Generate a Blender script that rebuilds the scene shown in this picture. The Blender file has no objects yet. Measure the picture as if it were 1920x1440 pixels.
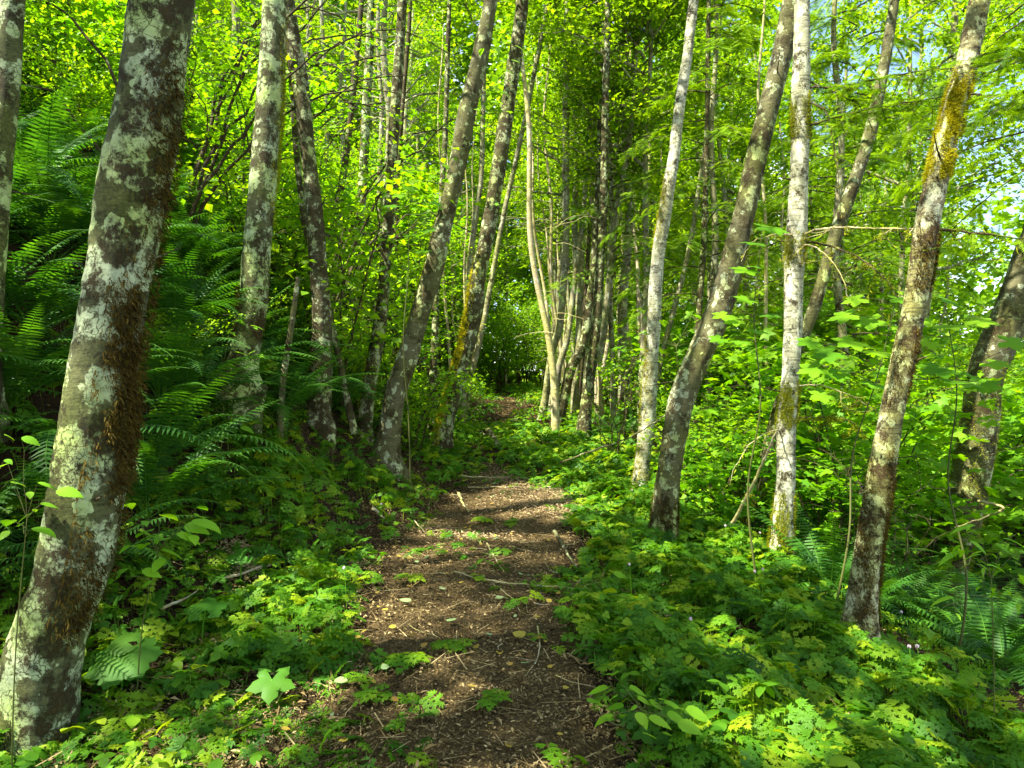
import bpy, math, random
import numpy as np
from mathutils import Vector, Matrix, noise as mnoise

# ------------------------------------------------------------------ camera, sky, sun, exposure
S = bpy.context.scene
COL = S.collection
cam_d = bpy.data.cameras.new("camera"); cam = bpy.data.objects.new("camera", cam_d); COL.objects.link(cam)
EYE = 1.6; F = 1280.0
cam.location = (0, 0, EYE); cam.rotation_euler = (math.radians(90), 0, 0)
cam_d.sensor_width = 36; cam_d.lens = 24; cam_d.clip_start = 0.05; cam_d.clip_end = 1000
S.camera = cam
SUN = Vector((-0.52, -0.25, 0.82)).normalized()
W = bpy.data.worlds.new("World"); S.world = W; W.use_nodes = True
wn = W.node_tree.nodes; wl = W.node_tree.links; wn.clear()
sky = wn.new('ShaderNodeTexSky'); sky.sky_type = 'NISHITA'; sky.sun_disc = False
sky.sun_elevation = math.asin(SUN.z); sky.sun_rotation = math.atan2(SUN.x, SUN.y)
sky.air_density = 1.0; sky.dust_density = 0.6; sky.ozone_density = 1.5
tcw = wn.new('ShaderNodeTexCoord'); cn = wn.new('ShaderNodeTexNoise'); cn.inputs['Scale'].default_value = 3.2; cn.inputs['Detail'].default_value = 8
cr = wn.new('ShaderNodeValToRGB'); cr.color_ramp.elements[0].position = .5; cr.color_ramp.elements[1].position = .64
cmx = wn.new('ShaderNodeMix'); cmx.data_type = 'RGBA'; cmx.inputs['B'].default_value = (9, 9.4, 10, 1)
bg = wn.new('ShaderNodeBackground'); bg.inputs['Strength'].default_value = 0.09
wo = wn.new('ShaderNodeOutputWorld')
wl.new(tcw.outputs['Generated'], cn.inputs['Vector']); wl.new(cn.outputs['Fac'], cr.inputs['Fac'])
wl.new(cr.outputs['Color'], cmx.inputs['Factor']); wl.new(sky.outputs['Color'], cmx.inputs['A'])
wl.new(cmx.outputs['Result'], bg.inputs['Color']); wl.new(bg.outputs['Background'], wo.inputs['Surface'])
sun_d = bpy.data.lights.new("sun", 'SUN'); sun_d.energy = 5.0; sun_d.angle = math.radians(0.5); sun_d.color = (1, .95, .84)
sun = bpy.data.objects.new("sun", sun_d); COL.objects.link(sun); sun.rotation_euler = SUN.to_track_quat('Z', 'Y').to_euler()
sun.location = (0, 0, 30)
S.view_settings.view_transform = 'Standard'; S.view_settings.look = 'None'; S.view_settings.gamma = 1
S.view_settings.exposure = 2.2
S.cycles.max_bounces = 6; S.cycles.diffuse_bounces = 4; S.cycles.transmission_bounces = 4; S.cycles.glossy_bounces = 2

random.seed(7); rng = np.random.default_rng(11)
def R(a, b): return random.uniform(a, b)

# ------------------------------------------------------------------ materials
def new_mat(name):
    m = bpy.data.materials.new(name); m.use_nodes = True; m.node_tree.nodes.clear()
    return m, m.node_tree.nodes, m.node_tree.links
def nd(n, t, **kw):
    x = n.new(t)
    for k, v in kw.items():
        if hasattr(x, k): setattr(x, k, v)
        else: x.inputs[k.replace('_', ' ')].default_value = v
    return x
def ramp(n, stops, interp='LINEAR'):
    r = n.new('ShaderNodeValToRGB'); e = r.color_ramp.elements; r.color_ramp.interpolation = interp
    while len(e) < len(stops): e.new(0.5)
    for k, (p, c) in enumerate(stops):
        e[k].position = p; e[k].color = (c[0], c[1], c[2], 1) if isinstance(c, (tuple, list)) else (c, c, c, 1)
    return r
def leaf_mat(name, cols, trans=0.45, tcol=(1.88, 1.76, .37), rough=.55, spec=.22, nscale=2.5):
    """two-sided thin leaf: coloured by a per-leaf random value and a slow noise; light passes through it"""
    m, n, l = new_mat(name)
    at = n.new('ShaderNodeAttribute'); at.attribute_name = 'rnd'
    oi = n.new('ShaderNodeObjectInfo'); geo = n.new('ShaderNodeNewGeometry')
    nz = nd(n, 'ShaderNodeTexNoise', Scale=nscale, Detail=2.0); l.new(geo.outputs['Position'], nz.inputs['Vector'])
    a1 = nd(n, 'ShaderNodeMath', operation='MULTIPLY'); a1.inputs[1].default_value = .5; l.new(at.outputs['Fac'], a1.inputs[0])
    a2 = nd(n, 'ShaderNodeMath', operation='MULTIPLY_ADD'); a2.inputs[1].default_value = .6; l.new(nz.outputs['Fac'], a2.inputs[0]); l.new(a1.outputs[0], a2.inputs[2])
    a3 = nd(n, 'ShaderNodeMath', operation='MULTIPLY_ADD'); a3.inputs[1].default_value = .2; l.new(oi.outputs['Random'], a3.inputs[0]); l.new(a2.outputs[0], a3.inputs[2])
    k = len(cols) - 1
    r = ramp(n, [(.25 + .62 * i / max(k, 1), c) for i, c in enumerate(cols)]); l.new(a3.outputs[0], r.inputs['Fac'])
    p = nd(n, 'ShaderNodeBsdfPrincipled', Roughness=rough); p.inputs['Specular IOR Level'].default_value = spec
    l.new(r.outputs['Color'], p.inputs['Base Color'])
    tm = nd(n, 'ShaderNodeMix', data_type='RGBA', blend_type='MULTIPLY'); tm.inputs['Factor'].default_value = 1
    l.new(r.outputs['Color'], tm.inputs['A']); tm.inputs['B'].default_value = (*tcol, 1)
    t = n.new('ShaderNodeBsdfTranslucent'); l.new(tm.outputs['Result'], t.inputs['Color'])
    mx = n.new('ShaderNodeMixShader'); mx.inputs[0].default_value = trans
    l.new(p.outputs[0], mx.inputs[1]); l.new(t.outputs[0], mx.inputs[2])
    o = n.new('ShaderNodeOutputMaterial'); l.new(mx.outputs[0], o.inputs['Surface'])
    return m
M = {}
M['cover'] = leaf_mat('bleeding_heart_leaf', [(.02, .075, .004), (.045, .15, .006), (.1, .24, .007), (.24, .34, .01)], .42)
M['fern'] = leaf_mat('fern_leaf', [(.012, .052, .008), (.028, .105, .009), (.075, .2, .012)], .35, rough=.5, spec=.22)
M['crown'] = leaf_mat('broad_leaf', [(.03, .09, .004), (.09, .19, .005), (.16, .3, .007), (.24, .37, .012)], .5)
M['bush'] = leaf_mat('shrub_leaf', [(.035, .11, .005), (.09, .22, .006), (.15, .31, .008), (.23, .38, .012)], .5)
M['maple'] = leaf_mat('maple_leaf', [(.05, .16, .006), (.11, .28, .007), (.18, .35, .01)], .5)
M['needle'] = leaf_mat('needle', [(.025, .075, .006), (.08, .18, .007), (.19, .32, .008)], .42)
M['far'] = leaf_mat('distant_leaf', [(.04, .1, .006), (.1, .22, .01), (.19, .33, .015)], .45, nscale=.25)
M['big'] = leaf_mat('coltsfoot_leaf', [(.025, .1, .008), (.045, .16, .01), (.08, .2, .012)], .4)
M['seed'] = leaf_mat('fresh_leaf', [(.09, .26, .01), (.15, .36, .015), (.22, .42, .02)], .45)
M['fallen'] = leaf_mat('fallen_green', [(.12, .2, .05), (.22, .34, .12), (.35, .42, .2)], .25, tcol=(1, 1, .6))
M['yellowed'] = leaf_mat('fallen_yellow', [(.2, .18, .03), (.38, .3, .04), (.3, .16, .04)], .25, tcol=(1, 1, .6))
M['straw'] = leaf_mat('sun_pale_straw', [(.11, .075, .03), (.3, .215, .1), (.52, .4, .22)], .1, tcol=(1, 1, 1), rough=.8, spec=.1, nscale=6)  # pale tones lift the litter where the sun falls
M['stem'] = leaf_mat('green_stem', [(.06, .07, .015), (.12, .13, .03)], .05)
M['petal'] = leaf_mat('petal', [(.5, .35, .42), (.6, .5, .52)], .3, tcol=(1, 1, 1))
M['moss'] = leaf_mat('brown_moss', [(.02, .014, .004), (.05, .034, .008), (.1, .075, .012)], .25, tcol=(1.5, 1.2, .5), rough=.9, spec=.05, nscale=9)
M['ymoss'] = leaf_mat('yellow_moss', [(.16, .19, .01), (.36, .35, .012), (.52, .47, .018)], .3, tcol=(1.4, 1.2, .4), rough=.9, spec=.05, nscale=9)
M['gmoss'] = leaf_mat('green_moss', [(.08, .12, .008), (.2, .24, .01), (.32, .33, .015)], .3, tcol=(1.4, 1.2, .4), rough=.9, spec=.05, nscale=9)

def bark_mat(name, base, lich, moss, lt=.53, mt=.52, sc=1.0, band=.35, alg=.8):
    m, n, l = new_mat(name)
    tc = n.new('ShaderNodeTexCoord'); oi = n.new('ShaderNodeObjectInfo')
    mp = n.new('ShaderNodeVectorMath'); mp.operation = 'MULTIPLY_ADD'
    cb = n.new('ShaderNodeCombineXYZ')
    r1 = nd(n, 'ShaderNodeMath', operation='MULTIPLY'); r1.inputs[1].default_value = 37.0; l.new(oi.outputs['Random'], r1.inputs[0])
    for i in range(3): l.new(r1.outputs[0], cb.inputs[i])
    mp.inputs[1].default_value = (1, 1, .9); l.new(tc.outputs['Object'], mp.inputs[0]); l.new(cb.outputs[0], mp.inputs[2])
    v = mp.outputs[0]
    def N(scale, detail, rough, vec=v, dist=0.0):
        x = nd(n, 'ShaderNodeTexNoise', Scale=scale, Detail=detail, Roughness=rough, Distortion=dist); l.new(vec, x.inputs['Vector']); return x
    sv = n.new('ShaderNodeVectorMath'); sv.operation = 'MULTIPLY'; sv.inputs[1].default_value = (5, 5, 60); l.new(v, sv.inputs[0])
    lent = N(1.0, 5, .65, sv.outputs[0], .6)
    fine = N(60 * sc, 6, .7)
    base_r = ramp(n, [(.25, tuple(c * .4 for c in base)), (.5, base), (.75, tuple(min(1, c * 1.5) for c in base))])
    l.new(fine.outputs['Fac'], base_r.inputs['Fac'])
    # bands across the stem
    lr = ramp(n, [(.36, 1 - band), (.5, 1.0)]); l.new(lent.outputs['Fac'], lr.inputs['Fac'])
    b1 = nd(n, 'ShaderNodeMix', data_type='RGBA', blend_type='MULTIPLY'); b1.inputs['Factor'].default_value = 1
    l.new(base_r.outputs['Color'], b1.inputs['A']); l.new(lr.outputs['Color'], b1.inputs['B'])
    # lichen plates: ragged patches plus rounded spots, cut by fine dark cracks
    li = N(7 * sc, 9, .66, dist=.12); lm0 = ramp(n, [(lt - .005, 0.0), (lt + .035, 1.0)]); l.new(li.outputs['Fac'], lm0.inputs['Fac'])
    wv = n.new('ShaderNodeVectorMath'); wv.operation = 'MULTIPLY_ADD'; wv.inputs[1].default_value = (.05, .05, .05)
    wn_ = nd(n, 'ShaderNodeTexNoise', Scale=26 * sc, Detail=4.0); l.new(v, wn_.inputs['Vector']); l.new(wn_.outputs['Color'], wv.inputs[0]); l.new(v, wv.inputs[2])
    vo = nd(n, 'ShaderNodeTexVoronoi', Scale=9.0 * sc); l.new(wv.outputs[0], vo.inputs['Vector'])
    sr = nd(n, 'ShaderNodeSeparateColor'); l.new(vo.outputs['Color'], sr.inputs[0])
    th = nd(n, 'ShaderNodeMath', operation='MULTIPLY_ADD'); l.new(sr.outputs[0], th.inputs[0]); th.inputs[1].default_value = .62; th.inputs[2].default_value = -.16 - (lt - .53) * .5
    df = nd(n, 'ShaderNodeMath', operation='LESS_THAN'); l.new(vo.outputs['Distance'], df.inputs[0]); l.new(th.outputs[0], df.inputs[1])
    lmx = nd(n, 'ShaderNodeMath', operation='MAXIMUM'); l.new(lm0.outputs['Color'], lmx.inputs[0]); l.new(df.outputs[0], lmx.inputs[1])
    ve = nd(n, 'ShaderNodeTexVoronoi', Scale=22.0 * sc, feature='DISTANCE_TO_EDGE'); l.new(wv.outputs[0], ve.inputs['Vector'])
    er = ramp(n, [(.015, 0.0), (.05, 1.0)]); l.new(ve.outputs['Distance'], er.inputs['Fac'])
    ck = N(5 * sc, 3, .5); ckr = ramp(n, [(.46, 0.0), (.56, 1.0)]); l.new(ck.outputs['Fac'], ckr.inputs['Fac'])
    em = nd(n, 'ShaderNodeMath', operation='MAXIMUM'); l.new(er.outputs['Color'], em.inputs[0]); l.new(ckr.outputs['Color'], em.inputs[1])
    lm = nd(n, 'ShaderNodeMath', operation='MULTIPLY'); l.new(lmx.outputs[0], lm.inputs[0]); l.new(em.outputs[0], lm.inputs[1])
    lc = ramp(n, [(.3, tuple(c * .55 for c in lich)), (.48, tuple(c * .9 for c in lich)), (.65, tuple(min(.75, c * 1.15) for c in lich))])
    lf = N(30 * sc, 6, .75); l.new(lf.outputs['Fac'], lc.inputs['Fac'])
    b2 = nd(n, 'ShaderNodeMix', data_type='RGBA'); l.new(lm.outputs[0], b2.inputs['Factor']); l.new(b1.outputs['Result'], b2.inputs['A']); l.new(lc.outputs['Color'], b2.inputs['B'])
    # greenish algae film in broad zones
    ag = N(2.3, 4, .6); agr = ramp(n, [(.36, 0.1 * alg), (.6, alg)]); l.new(ag.outputs['Fac'], agr.inputs['Fac'])
    b25 = nd(n, 'ShaderNodeMix', data_type='RGBA', blend_type='MULTIPLY'); l.new(agr.outputs['Color'], b25.inputs['Factor']); l.new(b2.outputs['Result'], b25.inputs['A']); b25.inputs['B'].default_value = (.75, .85, .3, 1)
    # dark feathery moss
    mo = N(4.2 * sc, 15, .84, dist=.15); mm = ramp(n, [(mt, 0.0), (mt + .045, 1.0)]); l.new(mo.outputs['Fac'], mm.inputs['Fac'])
    mc = ramp(n, [(.3, tuple(c * .4 for c in moss)), (.6, tuple(c * 1.2 for c in moss)), (.75, (.12, .09, .018))]); mf = N(110, 5, .75); l.new(mf.outputs['Fac'], mc.inputs['Fac'])
    b3 = nd(n, 'ShaderNodeMix', data_type='RGBA'); l.new(mm.outputs['Color'], b3.inputs['Factor']); l.new(b25.outputs['Result'], b3.inputs['A']); l.new(mc.outputs['Color'], b3.inputs['B'])
    p = nd(n, 'ShaderNodeBsdfPrincipled', Roughness=.85); p.inputs['Specular IOR Level'].default_value = .2
    l.new(b3.outputs['Result'], p.inputs['Base Color'])
    h1 = nd(n, 'ShaderNodeMath', operation='MULTIPLY_ADD'); h1.inputs[1].default_value = .8; l.new(fine.outputs['Fac'], h1.inputs[0]); l.new(lent.outputs['Fac'], h1.inputs[2])
    h2 = nd(n, 'ShaderNodeMath', operation='MULTIPLY_ADD'); h2.inputs[1].default_value = .9; l.new(mf.outputs['Fac'], h2.inputs[0]); l.new(mm.outputs['Color'], h2.inputs[0]) ; l.new(h1.outputs[0], h2.inputs[2])
    h3 = nd(n, 'ShaderNodeMath', operation='MULTIPLY_ADD'); h3.inputs[1].default_value = 1.2; l.new(mf.outputs['Fac'], h3.inputs[0]); l.new(h2.outputs[0], h3.inputs[2])
    bp = nd(n, 'ShaderNodeBump', Strength=.8, Distance=.006); l.new(h3.outputs[0], bp.inputs['Height']); l.new(bp.outputs[0], p.inputs['Normal'])
    o = n.new('ShaderNodeOutputMaterial'); l.new(p.outputs[0], o.inputs['Surface'])
    return m
BR = (.04, .03, .009)
M['barkA'] = bark_mat('alder_bark_lichened', (.095, .1, .042), (.43, .5, .3), BR, .5, .512, .9)
M['barkB'] = bark_mat('alder_bark_mossy', (.085, .075, .034), (.42, .46, .28), BR, .52, .492, 1.2)
M['barkC'] = bark_mat('alder_bark_grey', (.11, .102, .05), (.4, .43, .27), BR, .56, .52, 1.1)
M['barkW'] = bark_mat('alder_bark_white', (.33, .32, .21), (.6, .59, .44), BR, .53, .53, 1.4, .7, .25)
M['barkM'] = bark_mat('alder_bark_peeling', (.24, .21, .12), (.55, .54, .38), (.05, .031, .01), .5, .515, 1.3, .7)
M['barkF'] = bark_mat('distant_bark', (.22, .2, .13), (.42, .42, .32), BR, .54, .54, .9)
M['barkD'] = bark_mat('dark_bark', (.07, .05, .028), (.2, .2, .12), (.05, .04, .01), .6, .54, 1.0)
M['barkP'] = bark_mat('dry_pale_wood', (.42, .34, .22), (.55, .5, .38), BR, .56, .62, 1.6)

def soil_mat(name, lo, mid, hi):
    m, n, l = new_mat(name)
    tc = n.new('ShaderNodeTexCoord'); v = tc.outputs['Object']
    a = nd(n, 'ShaderNodeTexNoise', Scale=1.3, Detail=6.0, Roughness=.6); l.new(v, a.inputs['Vector'])
    b = nd(n, 'ShaderNodeTexNoise', Scale=55.0, Detail=9.0, Roughness=.75, Distortion=1.5); l.new(v, b.inputs['Vector'])
    c = nd(n, 'ShaderNodeTexVoronoi', Scale=38.0); l.new(v, c.inputs['Vector'])
    r = ramp(n, [(.32, lo), (.5, mid), (.7, hi)]); l.new(b.outputs['Fac'], r.inputs['Fac'])
    r2 = ramp(n, [(.3, .55), (.7, 1.15)]); l.new(a.outputs['Fac'], r2.inputs['Fac'])
    mx = nd(n, 'ShaderNodeMix', data_type='RGBA', blend_type='MULTIPLY'); mx.inputs['Factor'].default_value = 1
    l.new(r.outputs['Color'], mx.inputs['A']); l.new(r2.outputs['Color'], mx.inputs['B'])
    p = nd(n, 'ShaderNodeBsdfPrincipled', Roughness=.95); p.inputs['Specular IOR Level'].default_value = .1
    l.new(mx.outputs['Result'], p.inputs['Base Color'])
    ad = nd(n, 'ShaderNodeMath', operation='ADD'); l.new(b.outputs['Fac'], ad.inputs[0]); l.new(c.outputs['Distance'], ad.inputs[1])
    bp = nd(n, 'ShaderNodeBump', Strength=1.0, Distance=.02); l.new(ad.outputs[0], bp.inputs['Height']); l.new(bp.outputs[0], p.inputs['Normal'])
    o = n.new('ShaderNodeOutputMaterial'); l.new(p.outputs[0], o.inputs['Surface'])
    return m
M['soil'] = soil_mat('forest_soil', (.012, .008, .004), (.045, .028, .012), (.09, .06, .028))
M['path'] = soil_mat('path_litter', (.03, .02, .008), (.1, .068, .027), (.24, .175, .08))
M['litter'] = leaf_mat('dead_leaf_bits', [(.022, .015, .005), (.09, .062, .022), (.19, .138, .052), (.36, .28, .13)], .1, tcol=(1, 1, 1), rough=.8, spec=.1, nscale=6)

# ------------------------------------------------------------------ geometry helpers
def link(name, me, mat=None, parent=None, loc=None):
    o = bpy.data.objects.new(name, me); COL.objects.link(o)
    if mat is not None and me is not None and not me.materials: me.materials.append(mat)
    if parent is not None: o.parent = parent
    if loc is not None: o.location = loc
    return o
def mesh(name, V, faces, rnd=None, smooth=False, mat=None):
    """faces: list of (n,k) index arrays"""
    me = bpy.data.meshes.new(name); V = np.asarray(V, np.float32)
    me.vertices.add(len(V)); me.vertices.foreach_set('co', V.ravel())
    idx = np.concatenate([np.asarray(f, np.int32).ravel() for f in faces])
    tot = np.concatenate([np.full(len(f), np.asarray(f).shape[1], np.int32) for f in faces])
    st = np.concatenate([[0], np.cumsum(tot)[:-1]]).astype(np.int32)
    me.loops.add(len(idx)); me.loops.foreach_set('vertex_index', idx)
    me.polygons.add(len(tot)); me.polygons.foreach_set('loop_start', st); me.polygons.foreach_set('loop_total', tot)
    if smooth: me.polygons.foreach_set('use_smooth', np.ones(len(tot), bool))
    if rnd is not None:
        a = me.attributes.new('rnd', 'FLOAT', 'POINT'); a.data.foreach_set('value', np.asarray(rnd, np.float32))
    me.update(calc_edges=True)
    if mat is not None: me.materials.append(mat)
    return me
class Geo:
    def __init__(s): s.V = []; s.F = {}; s.r = []; s.n = 0
    def add(s, V, faces, rnd=None):
        V = np.asarray(V, np.float32)
        for f in faces:
            f = np.asarray(f, np.int64)
            if len(f): s.F.setdefault(f.shape[1], []).append(f + s.n)
        s.V.append(V); s.n += len(V)
        s.r.append(np.zeros(len(V)) if rnd is None else np.broadcast_to(rnd, (len(V),)))
    def scatter(s, T, mats, locs, rnd=None):
        """copies of template T=(V, faces) with 3x3 mats (N,3,3)"""
        V, faces = T; N = len(locs)
        if N == 0: return
        P = np.einsum('nij,vj->nvi', mats, V) + locs[:, None, :]
        off = (np.arange(N) * len(V))[:, None, None]
        if rnd is None: rnd = rng.random(N)
        s.add(P.reshape(-1, 3), [(f[None] + off).reshape(-1, f.shape[1]) for f in faces], np.repeat(rnd, len(V)))
    def mesh(s, name, mat=None, smooth=False):
        return mesh(name, np.concatenate(s.V), [np.concatenate(s.F[k]) for k in sorted(s.F)], np.concatenate(s.r), smooth, mat)
def unit(v): return v / np.maximum(np.linalg.norm(v, axis=-1, keepdims=True), 1e-9)
def frames(d, up, size, wid=None):
    """matrix columns: x side, y along d, z normal near up"""
    d = unit(d); x = unit(np.cross(d, up)); z = np.cross(x, d)
    size = np.asarray(size)[:, None]; wid = size if wid is None else np.asarray(wid)[:, None]
    return np.stack([x * wid, d * size, z * size], axis=-1)
def rframes(N, size, tilt=.5, droop=0.0):
    """leaves whose blades face mostly up, pointing anywhere"""
    a = rng.random(N) * 2 * np.pi
    d = np.stack([np.cos(a), np.sin(a), rng.normal(-droop, tilt * .5, N)], -1)
    up = np.stack([rng.normal(0, tilt, N), rng.normal(0, tilt, N), np.ones(N)], -1)
    return frames(d, up, size)
def tube(P, Rr, k=8, jit=0.0, seed=0, cap=True):
    P = np.asarray(P, float); n = len(P); Rr = np.broadcast_to(Rr, (n,)).astype(float)
    T = unit(np.gradient(P, axis=0)); ref = np.array([0, 1.0, 0.03]) if abs(T[:, 1]).mean() < .8 else np.array([1.0, 0, 0])
    X = unit(np.cross(T, ref)); Y = np.cross(T, X)
    th = np.arange(k) / k * 2 * np.pi
    rr = Rr[:, None] * np.ones((1, k))
    if jit:
        for i in range(n):
            for j in range(k):
                q = P[i] * 1.7 + X[i] * math.cos(th[j]) * .5 + Y[i] * math.sin(th[j]) * .5 + seed * 7.3
                rr[i, j] *= 1 + jit * (mnoise.noise(Vector(q)) * 1.3 + .5 * mnoise.noise(Vector(q * np.array([5, 5, 9.]))) )
    V = P[:, None] + rr[..., None] * (X[:, None] * np.cos(th)[None, :, None] + Y[:, None] * np.sin(th)[None, :, None])
    i, j = np.meshgrid(np.arange(n - 1), np.arange(k), indexing='ij'); j2 = (j + 1) % k
    Q = np.stack([i * k + j, i * k + j2, (i + 1) * k + j2, (i + 1) * k + j], -1).reshape(-1, 4)
    V = V.reshape(-1, 3); Fs = [Q]
    if cap:
        V = np.vstack([V, P[-1] + T[-1] * Rr[-1] * .3]); a = np.arange(k) + (n - 1) * k
        Fs.append(np.stack([a, np.roll(a, -1), np.full(k, len(V) - 1)], -1))
    return V, Fs
def smooth_poly(pts, step):
    """resample a polyline with Catmull-Rom; pts (n,m) rows"""
    p = np.asarray(pts, float); p = np.vstack([2 * p[0] - p[1], p, 2 * p[-1] - p[-2]])
    out = []
    for i in range(1, len(p) - 2):
        L = np.linalg.norm((p[i + 1] - p[i])[:3]); m = max(1, int(L / step))
        t = (np.arange(m) / m)[:, None]
        a, b, c, d = p[i - 1], p[i], p[i + 1], p[i + 2]
        out.append(.5 * ((2 * b) + (c - a) * t + (2 * a - 5 * b + 4 * c - d) * t ** 2 + (3 * b - a - 3 * c + d) * t ** 3))
    out.append(p[-2][None]); return np.vstack(out)

# leaf templates: base at origin, pointing +Y, blade in XY, unit length
def T_kite(w=.36, fold=.1):
    return np.array([(0, 0, 0), (-w, .45, fold), (0, 1, -.04), (w, .45, fold)]), [np.array([(0, 2, 1), (0, 3, 2)])]
def T_oval(w=.36, fold=.1, curl=.15, prof=None):
    ys = [0, .16, .4, .66, .86, 1]; ws = prof or [0, .72, 1, .8, .42, 0]
    V = []; Q = []
    for i, (y, q) in enumerate(zip(ys, ws)):
        z = -curl * y * y; V += [(-w * q, y, z + fold * q), (0, y, z), (w * q, y, z + fold * q)]
    for i in range(5):
        a = i * 3; Q += [(a, a + 1, a + 4, a + 3), (a + 1, a + 2, a + 5, a + 4)]
    return np.array(V), [np.array(Q)]
def T_palmate(lobes=5, spread=250, depth=.45, droop=.12, teeth=3, fold=.03):
    V = [(0, 0, 0)]; pts = []
    n = lobes * 2 * teeth
    for i in range(n + 1):
        t = i / n; ang = math.radians(90 - spread / 2 + spread * t)
        ph = (t * lobes) % 1.0 if i < n else 1.0
        lob = 1 - abs(ph - .5) * 2
        env = .72 + .28 * math.sin(math.pi * t)
        r = env * (1 - depth + depth * lob ** .8) * (1 + (.05 if i % 2 else -.03))
        pts.append((r * math.cos(ang), r * math.sin(ang), -droop * r * r + fold * (1 if i % 2 else -1)))
    V += pts
    return np.array(V), [np.array([(0, i + 1, i + 2) for i in range(len(pts) - 1)])]
def T_merge(items):
    V = []; F = {}; n = 0
    for (v, fs) in items:
        for f in fs: F.setdefault(f.shape[1], []).append(f + n)
        V.append(v); n += len(v)
    return np.concatenate(V), [np.concatenate(F[k]) for k in sorted(F)]
def T_place(T, loc, ang, s, roll=0.0, pitch=0.0):
    m = Matrix.Rotation(ang, 3, 'Z') @ Matrix.Rotation(pitch, 3, 'X') @ Matrix.Rotation(roll, 3, 'Y')
    return T[0] @ (np.array(m).T * s) + np.array(loc), T[1]
def T_dicentra(level):
    """finely cut bleeding-heart leaf"""
    k = T_kite(.2, .05); rs = random.Random(3 + level); items = []
    if level == 0: lobe = T_merge([T_place(k, (0, 0, 0), a, s) for a, s in ((0, 1), (.55, .8), (-.55, .8))])
    else: lobe = T_kite(.5, .05)
    def leaflet(n, L):
        it = [T_place(lobe, (0, L * .62, 0), 0, L * .42)]
        for i in range(n):
            y = L * (.12 + .42 * i / max(1, n - 1)) if n > 1 else L * .35
            for sg in (-1, 1): it.append(T_place(lobe, (0, y, 0), sg * rs.uniform(.75, 1.0), L * rs.uniform(.34, .44)))
        return T_merge(it)
    n = 2 if level == 0 else 1
    items.append(T_place(leaflet(n, .5), (0, .5, 0), 0, 1, rs.uniform(-.1, .1), -.1))
    spec = ((.08, .95, .62), (.3, .9, .5), (.48, .75, .36)) if level < 2 else ((.15, .9, .6),)
    for y, a, L in spec:
        for sg in (-1, 1): items.append(T_place(leaflet(n, L), (0, y, 0), sg * a, 1, sg * rs.uniform(-.3, .1), rs.uniform(-.25, .05)))
    V, Fs = T_merge(items); V = V.copy(); V[:, 2] -= .35 * V[:, 1] ** 2 + .25 * V[:, 0] ** 2
    return V, Fs

# ------------------------------------------------------------------ terrain
def ip(v, xs, ys): return np.interp(v, xs, ys)
def pz(y): return ip(y, [-8, 3, 6, 8, 10, 12, 16, 25, 60, 120], [0, 0, .05, .1, .2, .4, .75, 1.15, 2.2, 4])
def pc(y): return ip(y, [-8, 3.2, 4.8, 7.3, 8.8, 10.5, 12, 14, 18, 25, 60], [-.35, -.3, -.26, -.23, -.07, -.3, -.55, -.4, 0, -.25, -1.5])
def pw(y): return ip(y, [-8, 3.2, 5, 7.3, 8.8, 10.5, 11.5, 13.5, 16, 18, 21, 26, 40], [.72, .66, .7, .8, .68, .2, .04, .03, .05, .4, .36, .1, .05])
def wob(x, y, f=1.0, o=0.0):
    return (np.sin(x * 1.3 * f + y * .7 * f + o) + np.sin(x * 2.9 * f - y * 2.1 * f + 1.7 + o) * .5 + np.sin(y * 4.3 * f + x * 3.7 * f + o * 2) * .3) / 1.8
def ground(x, y):
    x = np.asarray(x, float); y = np.asarray(y, float); c = pc(y)
    s = (c - .8) - x - ip(y, [0, 3.3, 5, 7], [1.3, 1.2, .6, 0])
    s = np.maximum(s, 0); r = np.maximum(x - (c + .8), 0)
    hl = ip(s, [0, .7, 1.3, 2, 3, 4.5, 8, 20, 60], [0, .3, .7, 1.6, 2.8, 4.0, 6.2, 12, 20])
    hr = ip(r, [0, .9, 1.9, 3, 5, 10, 30, 80], [0, -.06, -.28, -.75, -1.4, -2.3, -3.6, -4])
    hn = -.16 * np.exp(-(((x + 2.2) / .8) ** 2 + ((y - 2.9) / 1.1) ** 2))
    return pz(y) + hl + hr + hn + .05 * wob(x, y, 1.0) + .02 * wob(x, y, 3.1, 2.0)
def gz(x, y): return float(ground(x, y))
def at(px, py, d): return np.array([(px - 960) / F * d, d, EYE + (720 - py) / F * d])
def hit(px, py, lo=1.5, hi=45):
    for d in np.arange(lo, hi, .02):
        p = at(px, py, d)
        if p[2] < gz(p[0], p[1]): return p
    return at(px, py, hi)
def px_of(x, y): return 960 + x / y * F
def axis_pts(lo, hi, fine_lo, fine_hi, df, grow):
    a = list(np.arange(fine_lo, fine_hi, df)); st = df; v = fine_hi
    while v < hi: a.append(v); st *= grow; v += st
    a.append(hi); st = df; v = fine_lo; b = []
    while v > lo: st *= grow; v -= st; b.append(max(v, lo))
    return np.array(sorted(set(b + a)))
xs = axis_pts(-90, 90, -5, 5, .06, 1.06); ys = axis_pts(-12, 140, .5, 14, .06, 1.05)
X, Y = np.meshgrid(xs, ys); Z = ground(X, Y)
Z = Z + .012 * rng.normal(size=Z.shape) * ((np.abs(X) < 6) & (Y < 16))
nx, ny = len(xs), len(ys); i, j = np.meshgrid(np.arange(ny - 1), np.arange(nx - 1), indexing='ij')
q = np.stack([i * nx + j, i * nx + j + 1, (i + 1) * nx + j + 1, (i + 1) * nx + j], -1).reshape(-1, 4)
o = link('ground', mesh('ground', np.stack([X, Y, Z], -1).reshape(-1, 3), [q], smooth=True), M['soil']); o['kind'] = 'structure'
yy = np.arange(1.2, 24, .05); uu = np.linspace(-1, 1, 31)
YY, UU = np.meshgrid(yy, uu, indexing='ij')
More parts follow.
